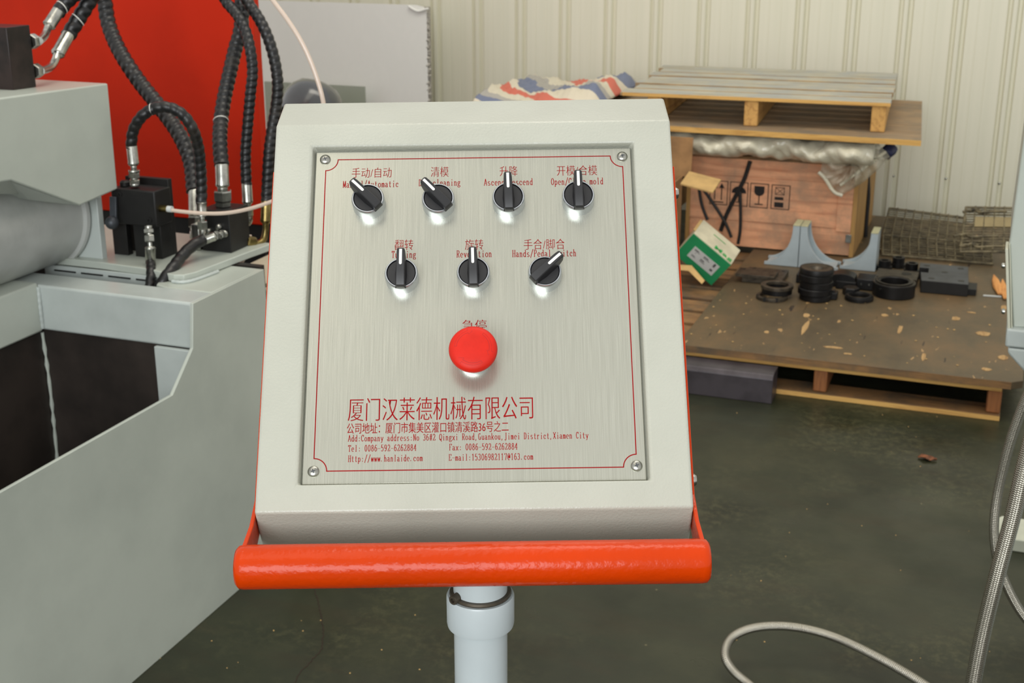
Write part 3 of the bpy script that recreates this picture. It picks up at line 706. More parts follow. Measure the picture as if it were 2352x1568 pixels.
def hose(name, label, pts, dpx, fer=None, fer2=None, pitchk=.62, cat='hose', group='black spiral-wrapped hydraulic hoses', amp=.085, mark=None):
    P = paths(pts) if len(pts[0]) == 3 and pts[0][0] > 20 or True else pts
    r = dpx/2*depth(P[len(P)//2])/FPX
    C_ = smooth_path(P, r*.16); pitch = r*2*pitchk
    t = thing(name, tuple(P[-1]), label, cat, group)
    MB().tube(C_, r, 20, rf=lambda l, a: r*(1-amp+amp*1.6*abs(cos(pi*(l/pitch-a/(2*pi)))))).build('spiral_guard', 'hose', t, smooth=60)
    if mark is not None:
        i = int(mark*len(C_)); d = (C_[i+1]-C_[i]).normalized()
        side = (_U+_R*.3); side = (side-d*side.dot(d)).normalized()
        MB().lathe([(r*1.05, 0), (r*1.075, r*.04), (r*1.05, r*.12)], C_[i], d+side*.25, 24, cap=False).build('paint_mark', 'white', t)
    return t, r, C_
def ferrule(t, a, b, r, nut=None, m='zinc', rings=True):
    a = Vector(a); b = Vector(b); d = (b-a); Lh = d.length; d.normalize()
    MB().lathe([(r*.9, 0), (r, Lh*.03), (r, Lh*.82), (r*1.05, Lh*.84), (r*1.05, Lh*.92), (r*.78, Lh)], a, d, 24).build('ferrule', m, t, smooth=45)
def chain(t, p, q, segs, m='zinc'):
    """hex nuts and collars between two points: segs of (kind, radius, length fraction)"""
    p = Vector(p); q = Vector(q); D = q-p; Lh = D.length; d = D.normalized(); pos = 0
    for kind, r, fr in segs:
        a = p+d*pos; h = Lh*fr; pos += h
        if kind == 'hex': MB().hexa(a, d, r, h).build('hex_nut', m, t, smooth=0)
        else: MB().lathe([(r*.94, 0), (r, h*.15), (r, h*.85), (r*.94, h)], a, d, 20).build('collar', m, t, smooth=45)
YA = 2.50
def pxr(d, y, ref=(400, 400)): return d/2*depth(on_y(ref[0], ref[1], y))/FPX
# two hoses leaving the black block
t, r, c_ = hose('hydraulic_hose', 'upper black hose at top left rising from the waxed block', [(230, -50, 2.62), (180, -18, 2.60), (150, 8, 2.58), (132, 30, 2.56)], 32, mark=.85)
ferrule(t, on_y(135, 24, 2.56), on_y(110, 62, 2.53), r*.90)
E1 = smooth_path([on_y(112, 58, 2.53), on_y(107, 72, 2.51), on_y(101, 84, 2.48), on_y(90, 94, 2.43)], .004)
MB().tube(E1, pxr(18, 2.5), 16).build('elbow_tube', 'zinc', t)
MB().hexa(Vector((-2.034, 2.418, on_y(90, 95, 2.43).z)), (0, 1, 0), .0165, .018).build('hex_nut', 'zinc', t, smooth=0)
t, r, c_ = hose('hydraulic_hose', 'lower black hose at top left with small white print, joining the waxed block', [(240, -60, 2.66), (216, -15, 2.64), (195, 20, 2.62), (175, 52, 2.60), (155, 84, 2.58)], 34, mark=.72)
ferrule(t, on_y(158, 78, 2.58), on_y(130, 128, 2.54), r*.88)
E1 = smooth_path([on_y(132, 124, 2.54), on_y(125, 142, 2.52), on_y(115, 155, 2.49), on_y(94, 163, 2.43)], .004)
MB().tube(E1, pxr(18, 2.5), 16).build('elbow_tube', 'zinc', t)
MB().hexa(Vector((-2.034, 2.418, on_y(98, 163, 2.43).z)), (0, 1, 0), .0165, .018).build('hex_nut', 'zinc', t, smooth=0)

t, r, c_ = hose('hydraulic_hose', 'thickest black hose sweeping diagonally across the red cabinet', [(232, -40, 2.98), (240, 0, 2.98), (248, 50, 2.97), (264, 95, 2.95), (288, 140, 2.93), (322, 190, 2.92), (362, 240, 2.9), (400, 290, 2.88), (425, 335, 2.86), (440, 380, 2.84), (446, 440, 2.80)], 35, pitchk=.5)
ferrule(t, on_y(447, 436, 2.80), on_y(449, 498, 2.78), r*.86)
chain(t, on_y(449, 496, 2.78), on_y(450, 548, 2.77), [('hex', r*1.0, .5), ('collar', r*.7, .15), ('collar', r*.8, .35)])
t, r, c_ = hose('hydraulic_hose', 'thin black hose arching in a hoop over the valve block', [(462, 470, 2.66), (463, 440, 2.67), (461, 390, 2.67), (456, 340, 2.66), (442, 295, 2.64), (418, 262, 2.63), (385, 246, 2.62), (352, 250, 2.61), (325, 268, 2.60), (306, 300, 2.60), (301, 340, 2.60)], 26, pitchk=.75, mark=.72)
ferrule(t, on_y(302, 334, 2.60), on_y(307, 380, 2.60), r*.96)
chain(t, on_y(307, 380, 2.60), on_y(310, 428, 2.60), [('collar', r*.55, .2), ('collar', r*1.02, .12), ('hex', r*1.08, .26), ('collar', r*.7, .08), ('hex', r*1.0, .18), ('collar', r*.85, .16)])
ferrule(t, on_y(463, 463, 2.66), on_y(464, 497, 2.66), r*.9)
chain(t, on_y(464, 497, 2.66), on_y(467, 545, 2.66), [('collar', r*.5, .2), ('hex', r*1.0, .4), ('collar', r*.6, .4)])
t, r, c_ = hose('hydraulic_hose', 'black hose with white band feeding the large nut on the manifold', [(552, -30, 3.0), (556, 30, 2.98), (551, 75, 2.96), (541, 110, 2.94), (528, 165, 2.90), (515, 225, 2.86), (507, 280, 2.82), (505, 330, 2.78), (509, 380, 2.75)], 33, pitchk=.5, mark=.74)
ferrule(t, on_y(509, 374, 2.75), on_y(511, 430, 2.75), r*.90)
chain(t, on_y(511, 428, 2.75), on_y(513, 482, 2.75), [('collar', r*.7, .16), ('hex', r*1.3, .46), ('hex', r*1.15, .22), ('collar', r*.7, .16)])
t, r, c_ = hose('hydraulic_hose', 'slim black hose hanging second from the control box, ending in an elbow', [(505, -25, 2.92), (520, 5, 2.92), (543, 32, 2.91), (562, 66, 2.90), (574, 110, 2.88), (580, 163, 2.87), (575, 218, 2.86), (569, 286, 2.85), (564, 354, 2.84), (566, 424, 2.83)], 25, pitchk=.62)
ferrule(t, on_y(566, 420, 2.83), on_y(569, 468, 2.83), r*.98)
chain(t, on_y(569, 466, 2.83), on_y(571, 496, 2.83), [('collar', r*.6, .3), ('hex', r*1.05, .7)])
EL = smooth_path([on_y(571, 494, 2.83), on_y(572, 506, 2.83), on_y(566, 512, 2.83), on_y(552, 508, 2.80)], .004)
MB().tube(EL, r*.72, 14).build('elbow_fitting', 'zinc', t)
MB().cyl(on_y(556, 509, 2.81), on_y(541, 507, 2.79), r*.85, 16).build('collar', 'zinc', t)
t, r, c_ = hose('hydraulic_hose', 'black hose nearest the control box, ending in a brass elbow', [(555, -20, 2.95), (574, 12, 2.95), (596, 45, 2.94), (616, 88, 2.93), (631, 140, 2.92), (638, 194, 2.91), (634, 246, 2.90), (625, 298, 2.88), (618, 350, 2.86), (614, 418, 2.85), (612, 462, 2.84)], 26, pitchk=.62)
ferrule(t, on_y(612, 456, 2.84), on_y(610, 512, 2.84), r*.95, m='brass')
EL = smooth_path([on_y(610, 508, 2.84), on_y(610, 530, 2.84), on_y(604, 552, 2.83), on_y(588, 560, 2.81), on_y(578, 558, 2.80)], .004)
MB().tube(EL, r*.58, 14).build('brass_elbow', 'brass', t)
chain(t, on_y(586, 558, 2.81), on_y(546, 550, 2.77), [('hex', r*1.05, .5), ('collar', r*.7, .1), ('collar', r*.85, .4)], 'brass')
t, r, c_ = hose('hydraulic_hose', 'short black hose dropping from under the valve block into the trough', [(346, 600, 2.545), (347, 618, 2.52), (346, 640, 2.50), (342, 662, 2.49), (330, 700, 2.49)], 22, pitchk=.9)
ferrule(t, on_y(346, 606, 2.545), on_y(345, 565, 2.55), r*1.08)
chain(t, on_y(345, 566, 2.55), on_y(341, 518, 2.56), [('collar', r*.5, .22), ('hex', r*1.1, .34), ('collar', r*.6, .1), ('hex', r*1.1, .18), ('collar', r*.8, .16)])
t, r, c_ = hose('hydraulic_hose', 'black hose slanting from the manifold down into the trough', [(466, 551, 2.64), (445, 562, 2.61), (420, 585, 2.58), (398, 614, 2.53), (378, 640, 2.50), (362, 668, 2.49), (352, 700, 2.49)], 27, pitchk=.9, amp=.05)
ferrule(t, on_y(462, 554, 2.64), on_y(494, 542, 2.67), r*.80)
chain(t, on_y(493, 542, 2.67), on_y(518, 536, 2.70), [('hex', r*.85, .35), ('collar', r*.6, .15), ('hex', r*.8, .3), ('collar', r*.7, .2)])

# ------------------------------------------------------------ valve block with bracket, lever and fittings
vb = thing('lever_valve', (-1.92, 2.6, .7745), 'black steel lever valve block bolted to a black bracket plate', 'valve')
MB().box(-1.985, -1.862, 2.58, 2.645, .858, .944).build('valve_body', 'black', vb, bevel=.003)
MB().box(-1.99, -1.868, 2.646, 2.662, .7748, .960).build('bracket_plate', 'black', vb, bevel=.001)
MB().box(-1.945, -1.868, 2.600, 2.645, .7748, .857).build('bracket_leg', 'black', vb, bevel=.001)
MB().box(-2.012+.005, -1.966, 2.60, 2.62, .7748, .91).build('bracket_leg', 'black', vb, bevel=.001)
for px, py in ((344, 505), (276, 446)):
    p = on_y(px, py, 2.58); MB().lathe([(.006, 0), (.006, .003), (.0035, .0032), (.0035, .0008), (.0001, .0008)], p, (0, -1, 0), 16).build('socket_screw', 'black', vb)
p0 = on_y(258, 452, 2.57); p1 = on_y(259, 503, 2.555)
MB().obox(p0+Vector((-.009, 0, 0)), (.018, 0, 0), (0, .006, 0), p1-p0).build('lever', 'greyslate', vb, bevel=.001)
s_ = MB(); s_.lathe([(.0001, -.016)]+[(.016*cos(radians(a)), .016*sin(radians(a))) for a in range(-75, 76, 15)]+[(.0001, .016)], p1+Vector((0, -.004, -.008)), (0, 0, 1), 24, cap=False).build('lever_knob', 'greyslate', vb, smooth=60)
p0 = on_y(379, 479, 2.60)
MB().cyl(Vector((-1.862, 2.60, p0.z)), Vector((-1.842, 2.60, p0.z)), .0085, 16).build('fitting', 'brass', vb)
MB().cyl(Vector((-1.842, 2.60, p0.z)), Vector((-1.830, 2.60, p0.z)), .0075, 16).build('push_collar', 'label', vb)
MB().lathe([(.010, 0), (.012, .002), (.012, .010), (.008, .014)], (-1.985+.02, 2.61, .944), (0, 0, 1), 16).build('cap_screw', 'black', vb)
# ------------------------------------------------------------ manifold
mn = thing('manifold', (-1.78, 2.75, .7745), 'black steel manifold block with zinc fittings on the deck plate', 'valve block')
MB().box(-1.826, -1.744, 2.707, 2.795, .7748, .878).build('block', 'black', mn, bevel=.0015)
for px, py in ((483, 530), (505, 520)):
    p = on_y(px, py, 2.707); MB().lathe([(.009, 0), (.009, .006), (.006, .012), (.003, .013)], p, (0, -1, 0), 16).build('port_plug', 'zinc', mn)
MB().box(-1.85, -1.828, 2.70, 2.78, .7748, .84).build('side_block', 'zinc', mn, bevel=.002)
# ------------------------------------------------------------ clear tubes
P = smooth_path(paths([(390, 482, 2.60), (420, 486, 2.60), (470, 490, 2.60), (520, 489, 2.60), (570, 480, 2.6), (615, 466, 2.6), (660, 448, 2.6)]), .008)
tag(MB().tube(P, pxr(9, 2.6), 14).build('clear_tube', 'tube', smooth=60), 'milky clear plastic tube running across from the lever valve', 'tube')
P = smooth_path(paths([(605, -30, 2.4), (630, 5, 2.4), (660, 45, 2.4), (690, 92, 2.4), (713, 140, 2.4), (731, 190, 2.4), (742, 232, 2.4), (750, 290, 2.4)]), .008)
tag(MB().tube(P, pxr(10, 2.4), 14).build('clear_tube', 'tube', smooth=60), 'clear pinkish tube curving down behind the control box top', 'tube')
for i in range(2):
    P = smooth_path(paths([(575-i*8, 540, 2.93+i*.02), (568-i*8, 575, 2.93+i*.02), (556-i*8, 602, 2.93+i*.02), (535-i*6, 622, 2.93+i*.02), (505, 640, 2.93+i*.02)]), .008)
    tag(MB().tube(P, pxr(7, 2.9), 12).build('clear_tube', 'tube', smooth=60), ('outer' if i == 0 else 'inner')+' copper tinted tube looping below the manifold', 'tube')

# ------------------------------------------------------------ behind: beige housing, motor, white panel, glass
hs = thing('pump_housing', (-1.6, 3.25, 0), 'low beige housing seen between manifold and control box', 'housing')
MB().box(-2.0, -1.25, 2.98, 3.30, 0, .60).build('body', 'housing', hs, bevel=.01, seg=3)
MB().box(-1.98, -1.27, 3.0, 3.28, .60, .612).build('lid', 'housing', hs, bevel=.003)
mt = thing('electric_motor', (-2.75, 4.85, 0), 'dark grey electric motor with domed fan cover behind the control box', 'motor')
a_ = on_y(655, 430, 4.70); b_ = on_y(724, 222, 4.85); ax = (b_-a_).normalized(); Lm = (b_-a_).length; RM = .122
MB().lathe([(RM*.82, 0), (RM*.86, Lm*.08), (RM*.86, Lm*.80)], a_, ax, 40).build('motor_body', 'motor', mt, smooth=45)
MB().lathe([(RM*1.0, 0), (RM*1.04, .005), (RM*1.02, Lm*.15), (RM*.98, Lm*.22), (RM*.86, Lm*.30), (RM*.62, Lm*.37), (RM*.3, Lm*.40), (.001, Lm*.405)], a_+ax*Lm*.76, ax, 48, cap=False).build('fan_cover', 'motor', mt, smooth=45)
for k in range(28):
    a = 2*pi*k/28; ref = (Vector((1, 0, 0))-ax*ax.x).normalized(); u2 = ax.cross(ref); d = ref*cos(a)+u2*sin(a); tt = ax.cross(d)
    MB().obox(a_+ax*Lm*.1+d*RM*.83-tt*.002, ax*Lm*.64, tt*.004, d*RM*.15).build('cooling_fin', 'motor', mt, smooth=0)
MB().box(-2.95, -2.6, 4.6, 4.95, 0, .42).build('pedestal', 'greyslate', mt, bevel=.004)
pn = thing('white_panel', (-3.4, 6.7, 0), 'scuffed white foam-core panel standing against the ribbed wall', 'panel')
xr = on_y(981, 100, 6.6).x
zt_ = on_y(975, 12, 6.6).z
MB().prism([(-4.6, 0), (xr, 0), (xr, zt_-.03), (xr-.02, zt_-.008), (xr-.06, zt_), (-4.6, zt_)], 1, 6.6, 6.605).build('face_sheet', 'whiteboard', pn, smooth=0)
MB().box(-4.6, xr-.004, 6.605, 6.66, 0, zt_-.012).build('foam_core', 'crimp', pn, smooth=0)
e = MB(); P = [Vector((xr+.004*sin(i*1.7)+.002, 6.612+.006*sin(i*2.3), i*.012)) for i in range(int(zt_/.012)-2)]
e.tube(P, .009, 8, rf=lambda l, a: .009+.003*sin(l*260+a)).build('crumbling_edge', 'crimp', pn)
e = MB(); P = [on_y(x, y, 6.59) for x, y in ((938, 14), (950, 22), (962, 26), (975, 22), (984, 20))]
e.tube(smooth_path(P, .01), .006, 8).build('torn_corner', 'whiteboard', pn)
p0 = on_y(838, 199, 6.5)
tag(MB().box(-3.9, p0.x, 6.5, 6.506, 0, p0.z).build('glass_pane', 'pane', smooth=0), 'greenish glass sheet leaning before the white panel', 'glass')

# ------------------------------------------------------------ pallets, plywood, crate (right background)
lp = thing('pallet', (-.6, 4.9, 0), 'long wooden pallet on the floor under the dirty plywood sheet', 'pallet')
PF = 4.275
for i in range(9):
    y = PF+.005+i*.16
    if y > 5.75: break
    MB().box(-1.32 if i < 6 else -1.36, .075, y, y+.125, .096+random.uniform(-.001, .001), .113).build('top_board', 'pal_brown' if i else 'pal_new', lp, bevel=.002)
for x in (-1.22, -.52, .032):
    MB().box(x, x+.045, PF+.012, 5.72, .018, .0955).build('stringer', 'stringer', lp, bevel=.006, seg=2)
for y in (PF-.004, 4.9, 5.55):
    MB().box(-1.30, .078, y, y+.11, 0, .0175).build('bottom_board', 'pal_brown', lp, bevel=.002)
MB().box(-1.30, .0775, PF-.0055, PF-.0042, .001, .0165).build('fresh_cut_edge', 'pal_new', lp, smooth=0)
pl_ = thing('plywood_sheet', (-.4, 5.4, .114), 'large dirt-stained plywood sheet chipped all over on the low pallet', 'plywood')
MB().prism([(-.985, 4.262), (.10, 4.262), (.135, 4.29), (.135, 6.50), (-.985, 6.50)], 2, .1145, .140).build('sheet', 'plydirt', pl_, bevel=.0015)
for k, (x, y, sx, sy) in enumerate([(-.60, 4.6, .012, .09), (-.475, 4.41, .035, .012), (-.42, 4.36, .02, .01), (.02, 4.36, .02, .02), (-.10, 4.9, .02, .03), (-.28, 4.7, .01, .06), (.06, 5.1, .012, .06),
                                    (-.62, 4.75, .014, .03), (.0, 4.75, .03, .03), (-.18, 4.42, .008, .05), (-.35, 4.85, .016, .02), (.07, 4.5, .02, .03), (-.05, 5.0, .02, .01), (-.72, 4.5, .01, .02)]):
    a = [(x+sx*(.6+.5*random.random())*cos(q*pi/4), y+sy*(.6+.5*random.random())*sin(q*pi/4)) for q in range(8)]
    MB().prism(a, 2, .1402, .1412).build('torn_veneer_patch', 'veneer', pl_, smooth=0)
MB().box(-.985, .10, 4.2605, 4.2618, .115, .139).build('grey_edge', 'pal_brown', pl_, smooth=0)

# steel beam in front
sb = thing('steel_beam', (-.9, 4.22, 0), 'dark blue-grey rounded steel bar lying in front of the low pallet', 'steel beam')
MB().prism([(4.165, 0), (4.165, .085), (4.175, .098), (4.19, .1025), (4.258, .1025), (4.258, 0)], 0, -1.5, -.636).build('bar', 'steelbeam', sb, bevel=.002)
# black beam seen under the pallet
tag(MB().box(-.46, .02, 4.62, 4.80, .019, .092).build('black_bar', 'black', bevel=.003), 'black bar stored inside the low pallet under the plywood', 'bar')

cr_ = thing('wooden_crate', (-.92, 6.0, .14), 'reddish plywood crate with black handling symbols and cross straps', 'crate')
CX0, CX1, CY0, CY1, CZ0, CZ1 = -1.275, -.560, 5.65, 6.40, .1412, .532
for z0, z1, yy in ((CZ0+.005, .262, CY0+.006), (.2625, .455, CY0), (.4555, CZ1, CY0+.002)):
    MB().box(CX0, CX1-.018, yy, yy+.015, z0, z1).build('front_board', 'crate', cr_, bevel=.001)
MB().box(CX1-.080, CX1-.0185, CY0-.006, CY0-.0002, .25, .455).build('front_board', 'crate', cr_, bevel=.001)
MB().box(CX1-.0178, CX1, CY0-.002, CY1, CZ0, CZ1-.002).build('side_panel', 'crate_end', cr_, bevel=.001)
MB().box(CX0-.018, CX0-.0002, CY0, CY1, CZ0, CZ1-.002).build('side_panel', 'crate_end', cr_, bevel=.001)
MB().box(CX0, CX1-.018, CY1-.015, CY1, CZ0, CZ1-.002).build('back_panel', 'crate', cr_, smooth=0)
MB().box(CX0-.018, CX1, CY0, CY1, CZ1, CZ1+.012).build('lid', 'pal_brown', cr_, bevel=.001)
MB().box(CX1-.036, CX1-.012, CY0-.0075, CY0-.0025, .205, .240).build('metal_corner_clip', 'zinc', cr_, bevel=.001)
# symbols (flat print)
YS = CY0-.0012
def flat(name, polys, y=YS):
    mb = MB()
    for pz in polys:
        n = len(pz); mb.add([(a, y, b) for a, b in pz], [tuple(range(n))])
    return mb.build(name, 'ink', cr_, smooth=0)
def rect(a, b, c, d): return [(a, c), (b, c), (b, d), (a, d)]
def frame_(x0_, x1_, z0_, z1_, w_=.0035):
    return [rect(x0_, x1_, z1_-w_, z1_), rect(x0_, x1_, z0_, z0_+w_), rect(x0_, x0_+w_, z0_, z1_), rect(x1_-w_, x1_, z0_, z1_)]
ix = [-1.190, -1.102, -1.014, -.922]; iw = .080; iz0, iz1 = .325, .432
i0 = ix[0]
flat('upright_symbol', frame_(i0, i0+iw, iz0, iz1)+[rect(i0+.02, i0+.0245, iz0+.022, iz1-.03), rect(i0+.05, i0+.0545, iz0+.022, iz1-.03),
     [(i0+.010, iz1-.032), (i0+.034, iz1-.032), (i0+.022, iz1-.010)], [(i0+.040, iz1-.032), (i0+.064, iz1-.032), (i0+.052, iz1-.010)], rect(i0+.012, i0+.062, iz0+.010, iz0+.015)])
i0 = ix[1]; cx_ = i0+iw/2
flat('umbrella_symbol', frame_(i0, i0+iw, iz0, iz1)+[[(cx_+.032*cos(radians(a)), .383+.030*sin(radians(a))) for a in range(0, 181, 12)], rect(cx_-.002, cx_+.002, .345, .384), rect(cx_-.012, cx_+.002, .341, .345)])
i0 = ix[2]; cx_ = i0+iw/2
flat('fragile_glass_symbol', frame_(i0, i0+iw, iz0, iz1)+[[(cx_-.022, .420), (cx_-.022, .395)]+[(cx_+.022*cos(radians(a)), .397+.02*sin(radians(a))) for a in range(190, 351, 16)]+[(cx_+.022, .395), (cx_+.022, .420)], rect(cx_-.0022, cx_+.0022, .342, .382), rect(cx_-.018, cx_+.018, .338, .343)])
i0 = ix[3]; cx_ = i0+iw/2-.004
def diag(x0_, z0_, x1_, z1_, w_=.002):
    d = Vector((x1_-x0_, z1_-z0_)).normalized(); n_ = Vector((-d.y, d.x))*w_/2
    return [(x0_+n_.x, z0_+n_.y), (x0_-n_.x, z0_-n_.y), (x1_-n_.x, z1_-n_.y), (x1_+n_.x, z1_+n_.y)]
flat('stacking_limit_symbol', frame_(i0, i0+iw, iz0, iz1)+frame_(cx_-.02, cx_+.02, .388, .421, .0025)+[diag(cx_-.02, .388, cx_+.02, .421), diag(cx_-.02, .421, cx_+.02, .388), rect(cx_-.021, cx_+.017, .366, .379), rect(cx_-.021, cx_+.018, .334, .356)])
for pts in ([(1723, 370), (1710, 410), (1695, 440), (1670, 490), (1655, 530)], [(1612, 430), (1640, 470), (1665, 510), (1680, 545)],
            [(1700, 440), (1701, 490), (1700, 530), (1695, 560)], [(1605, 430), (1612, 470), (1625, 505)]):
    P = smooth_path([on_y(x, y, CY0-{1723: .012, 1612: .034, 1700: .048, 1605: .056}[pts[0][0]]) for x, y in pts], .01)
    tag(MB().tube(P, .009 if pts[0][0] == 1723 else .007, 8).build('strap', 'strap'), {1723: 'thick black strap running down across the umbrella symbol on the crate', 1612: 'black strap crossing down right towards the green carton', 1700: 'black strap hanging vertically below the umbrella symbol', 1605: 'short black strap going down behind the green carton'}[pts[0][0]], 'strap', 'black straps over the crate')
P = smooth_path([on_y(x, y, 6.05) for x, y in ((1993, 400), (1994, 450), (1990, 500), (1987, 550), (1985, 580))], .01)
tag(MB().tube(P, .010, 8).build('strap', 'strap'), 'black strap hanging down the right side of the crate', 'strap', 'black straps over the crate')
P = smooth_path([on_y(x, y, 6.05) for x, y in ((1993, 470), (1984, 500), (1979, 530), (1979, 560))], .01)
tag(MB().tube(P, .007, 8).build('strap', 'strap'), 'thinner strap splitting off beside the crate right side', 'strap', 'black straps over the crate')

# plastic wrapped roll on the crate
def lump(x, y, s=1): return sin(x*23+y*11)*.5+sin(x*51+y*31+1.3)*.3+sin(x*97-y*70)*.2
rl = thing('plastic_bundle', (-.95, 5.7, .56), 'crumpled clear plastic sheeting bundled on the crate below the plywood', 'plastic sheeting')
n1, n2 = 90, 24; v = []; f = []
for i in range(n1+1):
    x = -1.42+i*(1.42-.50)/n1
    for j in range(n2):
        a = 2*pi*j/n2; k = 1+.20*sin(x*13+a*1.0)+.12*sin(x*31-a*2+1)+.07*sin(x*57+a*3+.6)+.04*sin(x*120-a*4)
        v.append((x, 5.625+.105*cos(a)*k, .602+.056*sin(a)*min(k, 1.0)))
for i in range(n1):
    for j in range(n2): f.append((i*n2+j, i*n2+(j+1) % n2, (i+1)*n2+(j+1) % n2, (i+1)*n2+j))
f += [tuple(range(n2)), tuple(range(n1*n2, n1*n2+n2))]
MB().add(v, f).build('bundle', 'filmthick', rl, smooth=80)
# hanging end of film
o_ = [(1890, 335), (1885, 400), (1905, 430), (1935, 448), (1975, 425), (2010, 395), (2045, 360), (2020, 330), (1960, 318)]
cen = on_y(1955, 375, 5.55); ring_ = [on_y(x, y, 5.60) for x, y in o_]
v = []; f = []; NR = 14; NA = 54
for i in range(NR+1):
    for k in range(NA):
        q = k/NA*len(ring_); a = ring_[int(q) % len(ring_)]; b = ring_[(int(q)+1) % len(ring_)]; p = a.lerp(b, q-int(q))
        r_ = i/NR; pp_ = cen.lerp(p, r_)
        pp_.y = 5.60-.045*sqrt(max(0, 1-r_*r_))+.012*sin(k*1.3+i*.6)+.010*sin(k*.55+i)
        v.append(pp_)
for i in range(NR):
    for k in range(NA): f.append((i*NA+k, i*NA+(k+1) % NA, (i+1)*NA+(k+1) % NA, (i+1)*NA+k))
MB().add(v, f).build('hanging_film', 'film', rl, smooth=80)
P = smooth_path([on_y(x, y, 5.57) for x, y in ((1880, 395), (1895, 410), (1915, 440), (1935, 449))], .008)
MB().tube(P, .008, 8).build('film_fold', 'filmthick', rl)
P = smooth_path([on_y(x, y, 5.57) for x, y in ((2035, 348), (2000, 375), (1965, 400), (1930, 425))], .008)
MB().tube(P, .006, 8, rf=lambda l, a: .006*(1+.3*sin(l*60))).build('film_fold', 'filmthick', rl)
# blue bag corner
p = on_y(2040, 345, 5.75)
v = []; f = []
for i in range(7):
    for k in range(12):
        a = 2*pi*k/12; r_ = .035*sin(pi*(i+.3)/6.6); v.append((p.x+r_*cos(a)*(1+.3*sin(k*2.1)), p.y+r_*sin(a), p.z-.035+i*.0105+.006*sin(k*1.7)))
for i in range(6):
    for k in range(12): f.append((i*12+k, i*12+(k+1) % 12, (i+1)*12+(k+1) % 12, (i+1)*12+k))
tag(MB().add(v, f).build('blue_bag_corner', paint('navy_plastic', (52, 58, 96), .5), smooth=60), 'navy blue crumpled bag corner peeping out below the plywood', 'bag')

ps = thing('plywood_board', (-1.3, 6.05, .66), 'flat brown plywood board with pale edge on top of the crate', 'plywood')
MB().prism([(-2.12, 5.503), (-.318, 5.503), (-.397, 6.63), (-2.12, 6.63)], 2, .662, .680).build('board', 'ply_top', ps, bevel=.001)
MB().box(-2.12, -.318, 5.500, 5.5028, .6585, .6805).build('cut_edge', 'ply_edge', ps, smooth=0)
MB().box(-2.1, -1.48, 5.7, 6.5, .1412, .6618).build('hidden_support_box', 'cardboard', ps, smooth=0).name = 'support_box'

up_ = thing('pallet', (-1.07, 6.1, .68), 'weathered grey slatted pallet on the topmost plywood board', 'pallet')
UY = 5.60
for i, x0_ in enumerate((-1.63, -1.60, -1.625, -1.60, -1.62, -1.60, -1.63)):
    y = UY+i*.145; raw_edges(MB().box(x0_-.01, -.510+random.uniform(-.006, .006), y, y+.122+random.uniform(-.008, .008), .7875, .804+random.uniform(-.003, .004)).build('slat', 'pal_grey', up_, bevel=.002), 'pal_edge')
MB().box(-1.63, -.512, UY-.003, UY-.0005, .788, .8015).build('fresh_cut_edge', 'pal_new', up_, smooth=0)
for px0 in (-1.52, -1.105, -.585):
    MB().box(px0, px0+.058, UY+.004, UY+.97, .6808, .7868).build('stringer', 'pal_newy', up_, bevel=.004)

up_.rotation_euler = (0, 0, radians(3.6)); up_.location = Vector(up_.location)+Vector((.022, .008, 0))
# striped tarp
v = []; f = []; nx, ny = 90, 26; X0, X1, Y0_, Y1_ = -2.34, -1.725, 5.72, 6.56
sil = [(1118, 236), (1130, 222), (1150, 196), (1163, 189), (1200, 193), (1255, 205), (1285, 202), (1310, 196), (1340, 194), (1365, 186), (1400, 182), (1440, 186), (1480, 192), (1520, 210)]
top = [on_y(a, b, 6.1) for a, b in sil]
def tz(x):
    for a, b in zip(top, top[1:]):
        if a.x <= x <= b.x: return a.z+(b.z-a.z)*(x-a.x)/(b.x-a.x)
    return .70 if x < top[0].x else top[-1].z
for i in range(nx+1):
    for j in range(ny+1):
        x = X0+(X1-X0)*i/nx; q = j/ny; y = Y0_+(Y1_-Y0_)*q
        e = min(1, 6*q*(1-q))*min(1, (X1-x)*12+.2)
        z = .683+max(0, tz(x-(y-6.1)*.1)-.683)*e**.6+.014*lump(x*2.2, y*2.2)*e
        v.append((x, y, max(z, .682)))
for i in range(nx):
    for j in range(ny): a = i*(ny+1)+j; f.append((a, a+1, a+ny+2, a+ny+1))
tp = MB().add(v, f).build('tarpaulin', 'tarp', smooth=50)
sd = tp.modifiers.new('s', 'SOLIDIFY'); sd.thickness = .0015
tag(tp, 'crumpled red, white and blue striped tarpaulin left of the top pallet', 'tarp')

# open cardboard carton
ca = thing('cardboard_carton', (-1.45, 5.3, .114), 'open brown cardboard carton behind the right edge of the control box', 'carton')
cx0, cx1, cy0, cy1, cz0, cz1 = -1.62, -1.245, 5.02, 5.36, .1145, .50
for bxs in ((cx0, cx0+.005, cy0, cy1, cz0, cz1), (cx1-.005, cx1, cy0, cy1, cz0, cz1), (cx0, cx1, cy1-.005, cy1, cz0, cz1), (cx0, cx1, cy0, cy1, cz0, cz0+.005)):
    MB().box(*bxs).build('carton_wall', 'cardboard', ca, smooth=0)
MB().obox((cx0, 5.355, .50), (cx1+.035-cx0, 0, 0), (0, .006, 0), (0, .01, .16)).build('flap', 'cardboard', ca, smooth=0)
q = [on_y(1583, 393, 5.33), on_y(1656, 412, 5.25), on_y(1637, 441, 5.08), on_y(1563, 421, 5.15)]
MB().add([p for p in q]+[p-Vector((0, 0, .006)) for p in q], [(0, 1, 2, 3), (7, 6, 5, 4), (0, 4, 5, 1), (1, 5, 6, 2), (2, 6, 7, 3), (3, 7, 4, 0)]).build('flap', 'cardlight', ca, smooth=0)
q = [on_y(1540, 607, 5.0), on_y(1588, 610, 5.0), on_y(1618, 645, 4.96), on_y(1612, 652, 4.95), on_y(1582, 622, 4.98), on_y(1540, 618, 4.98)]
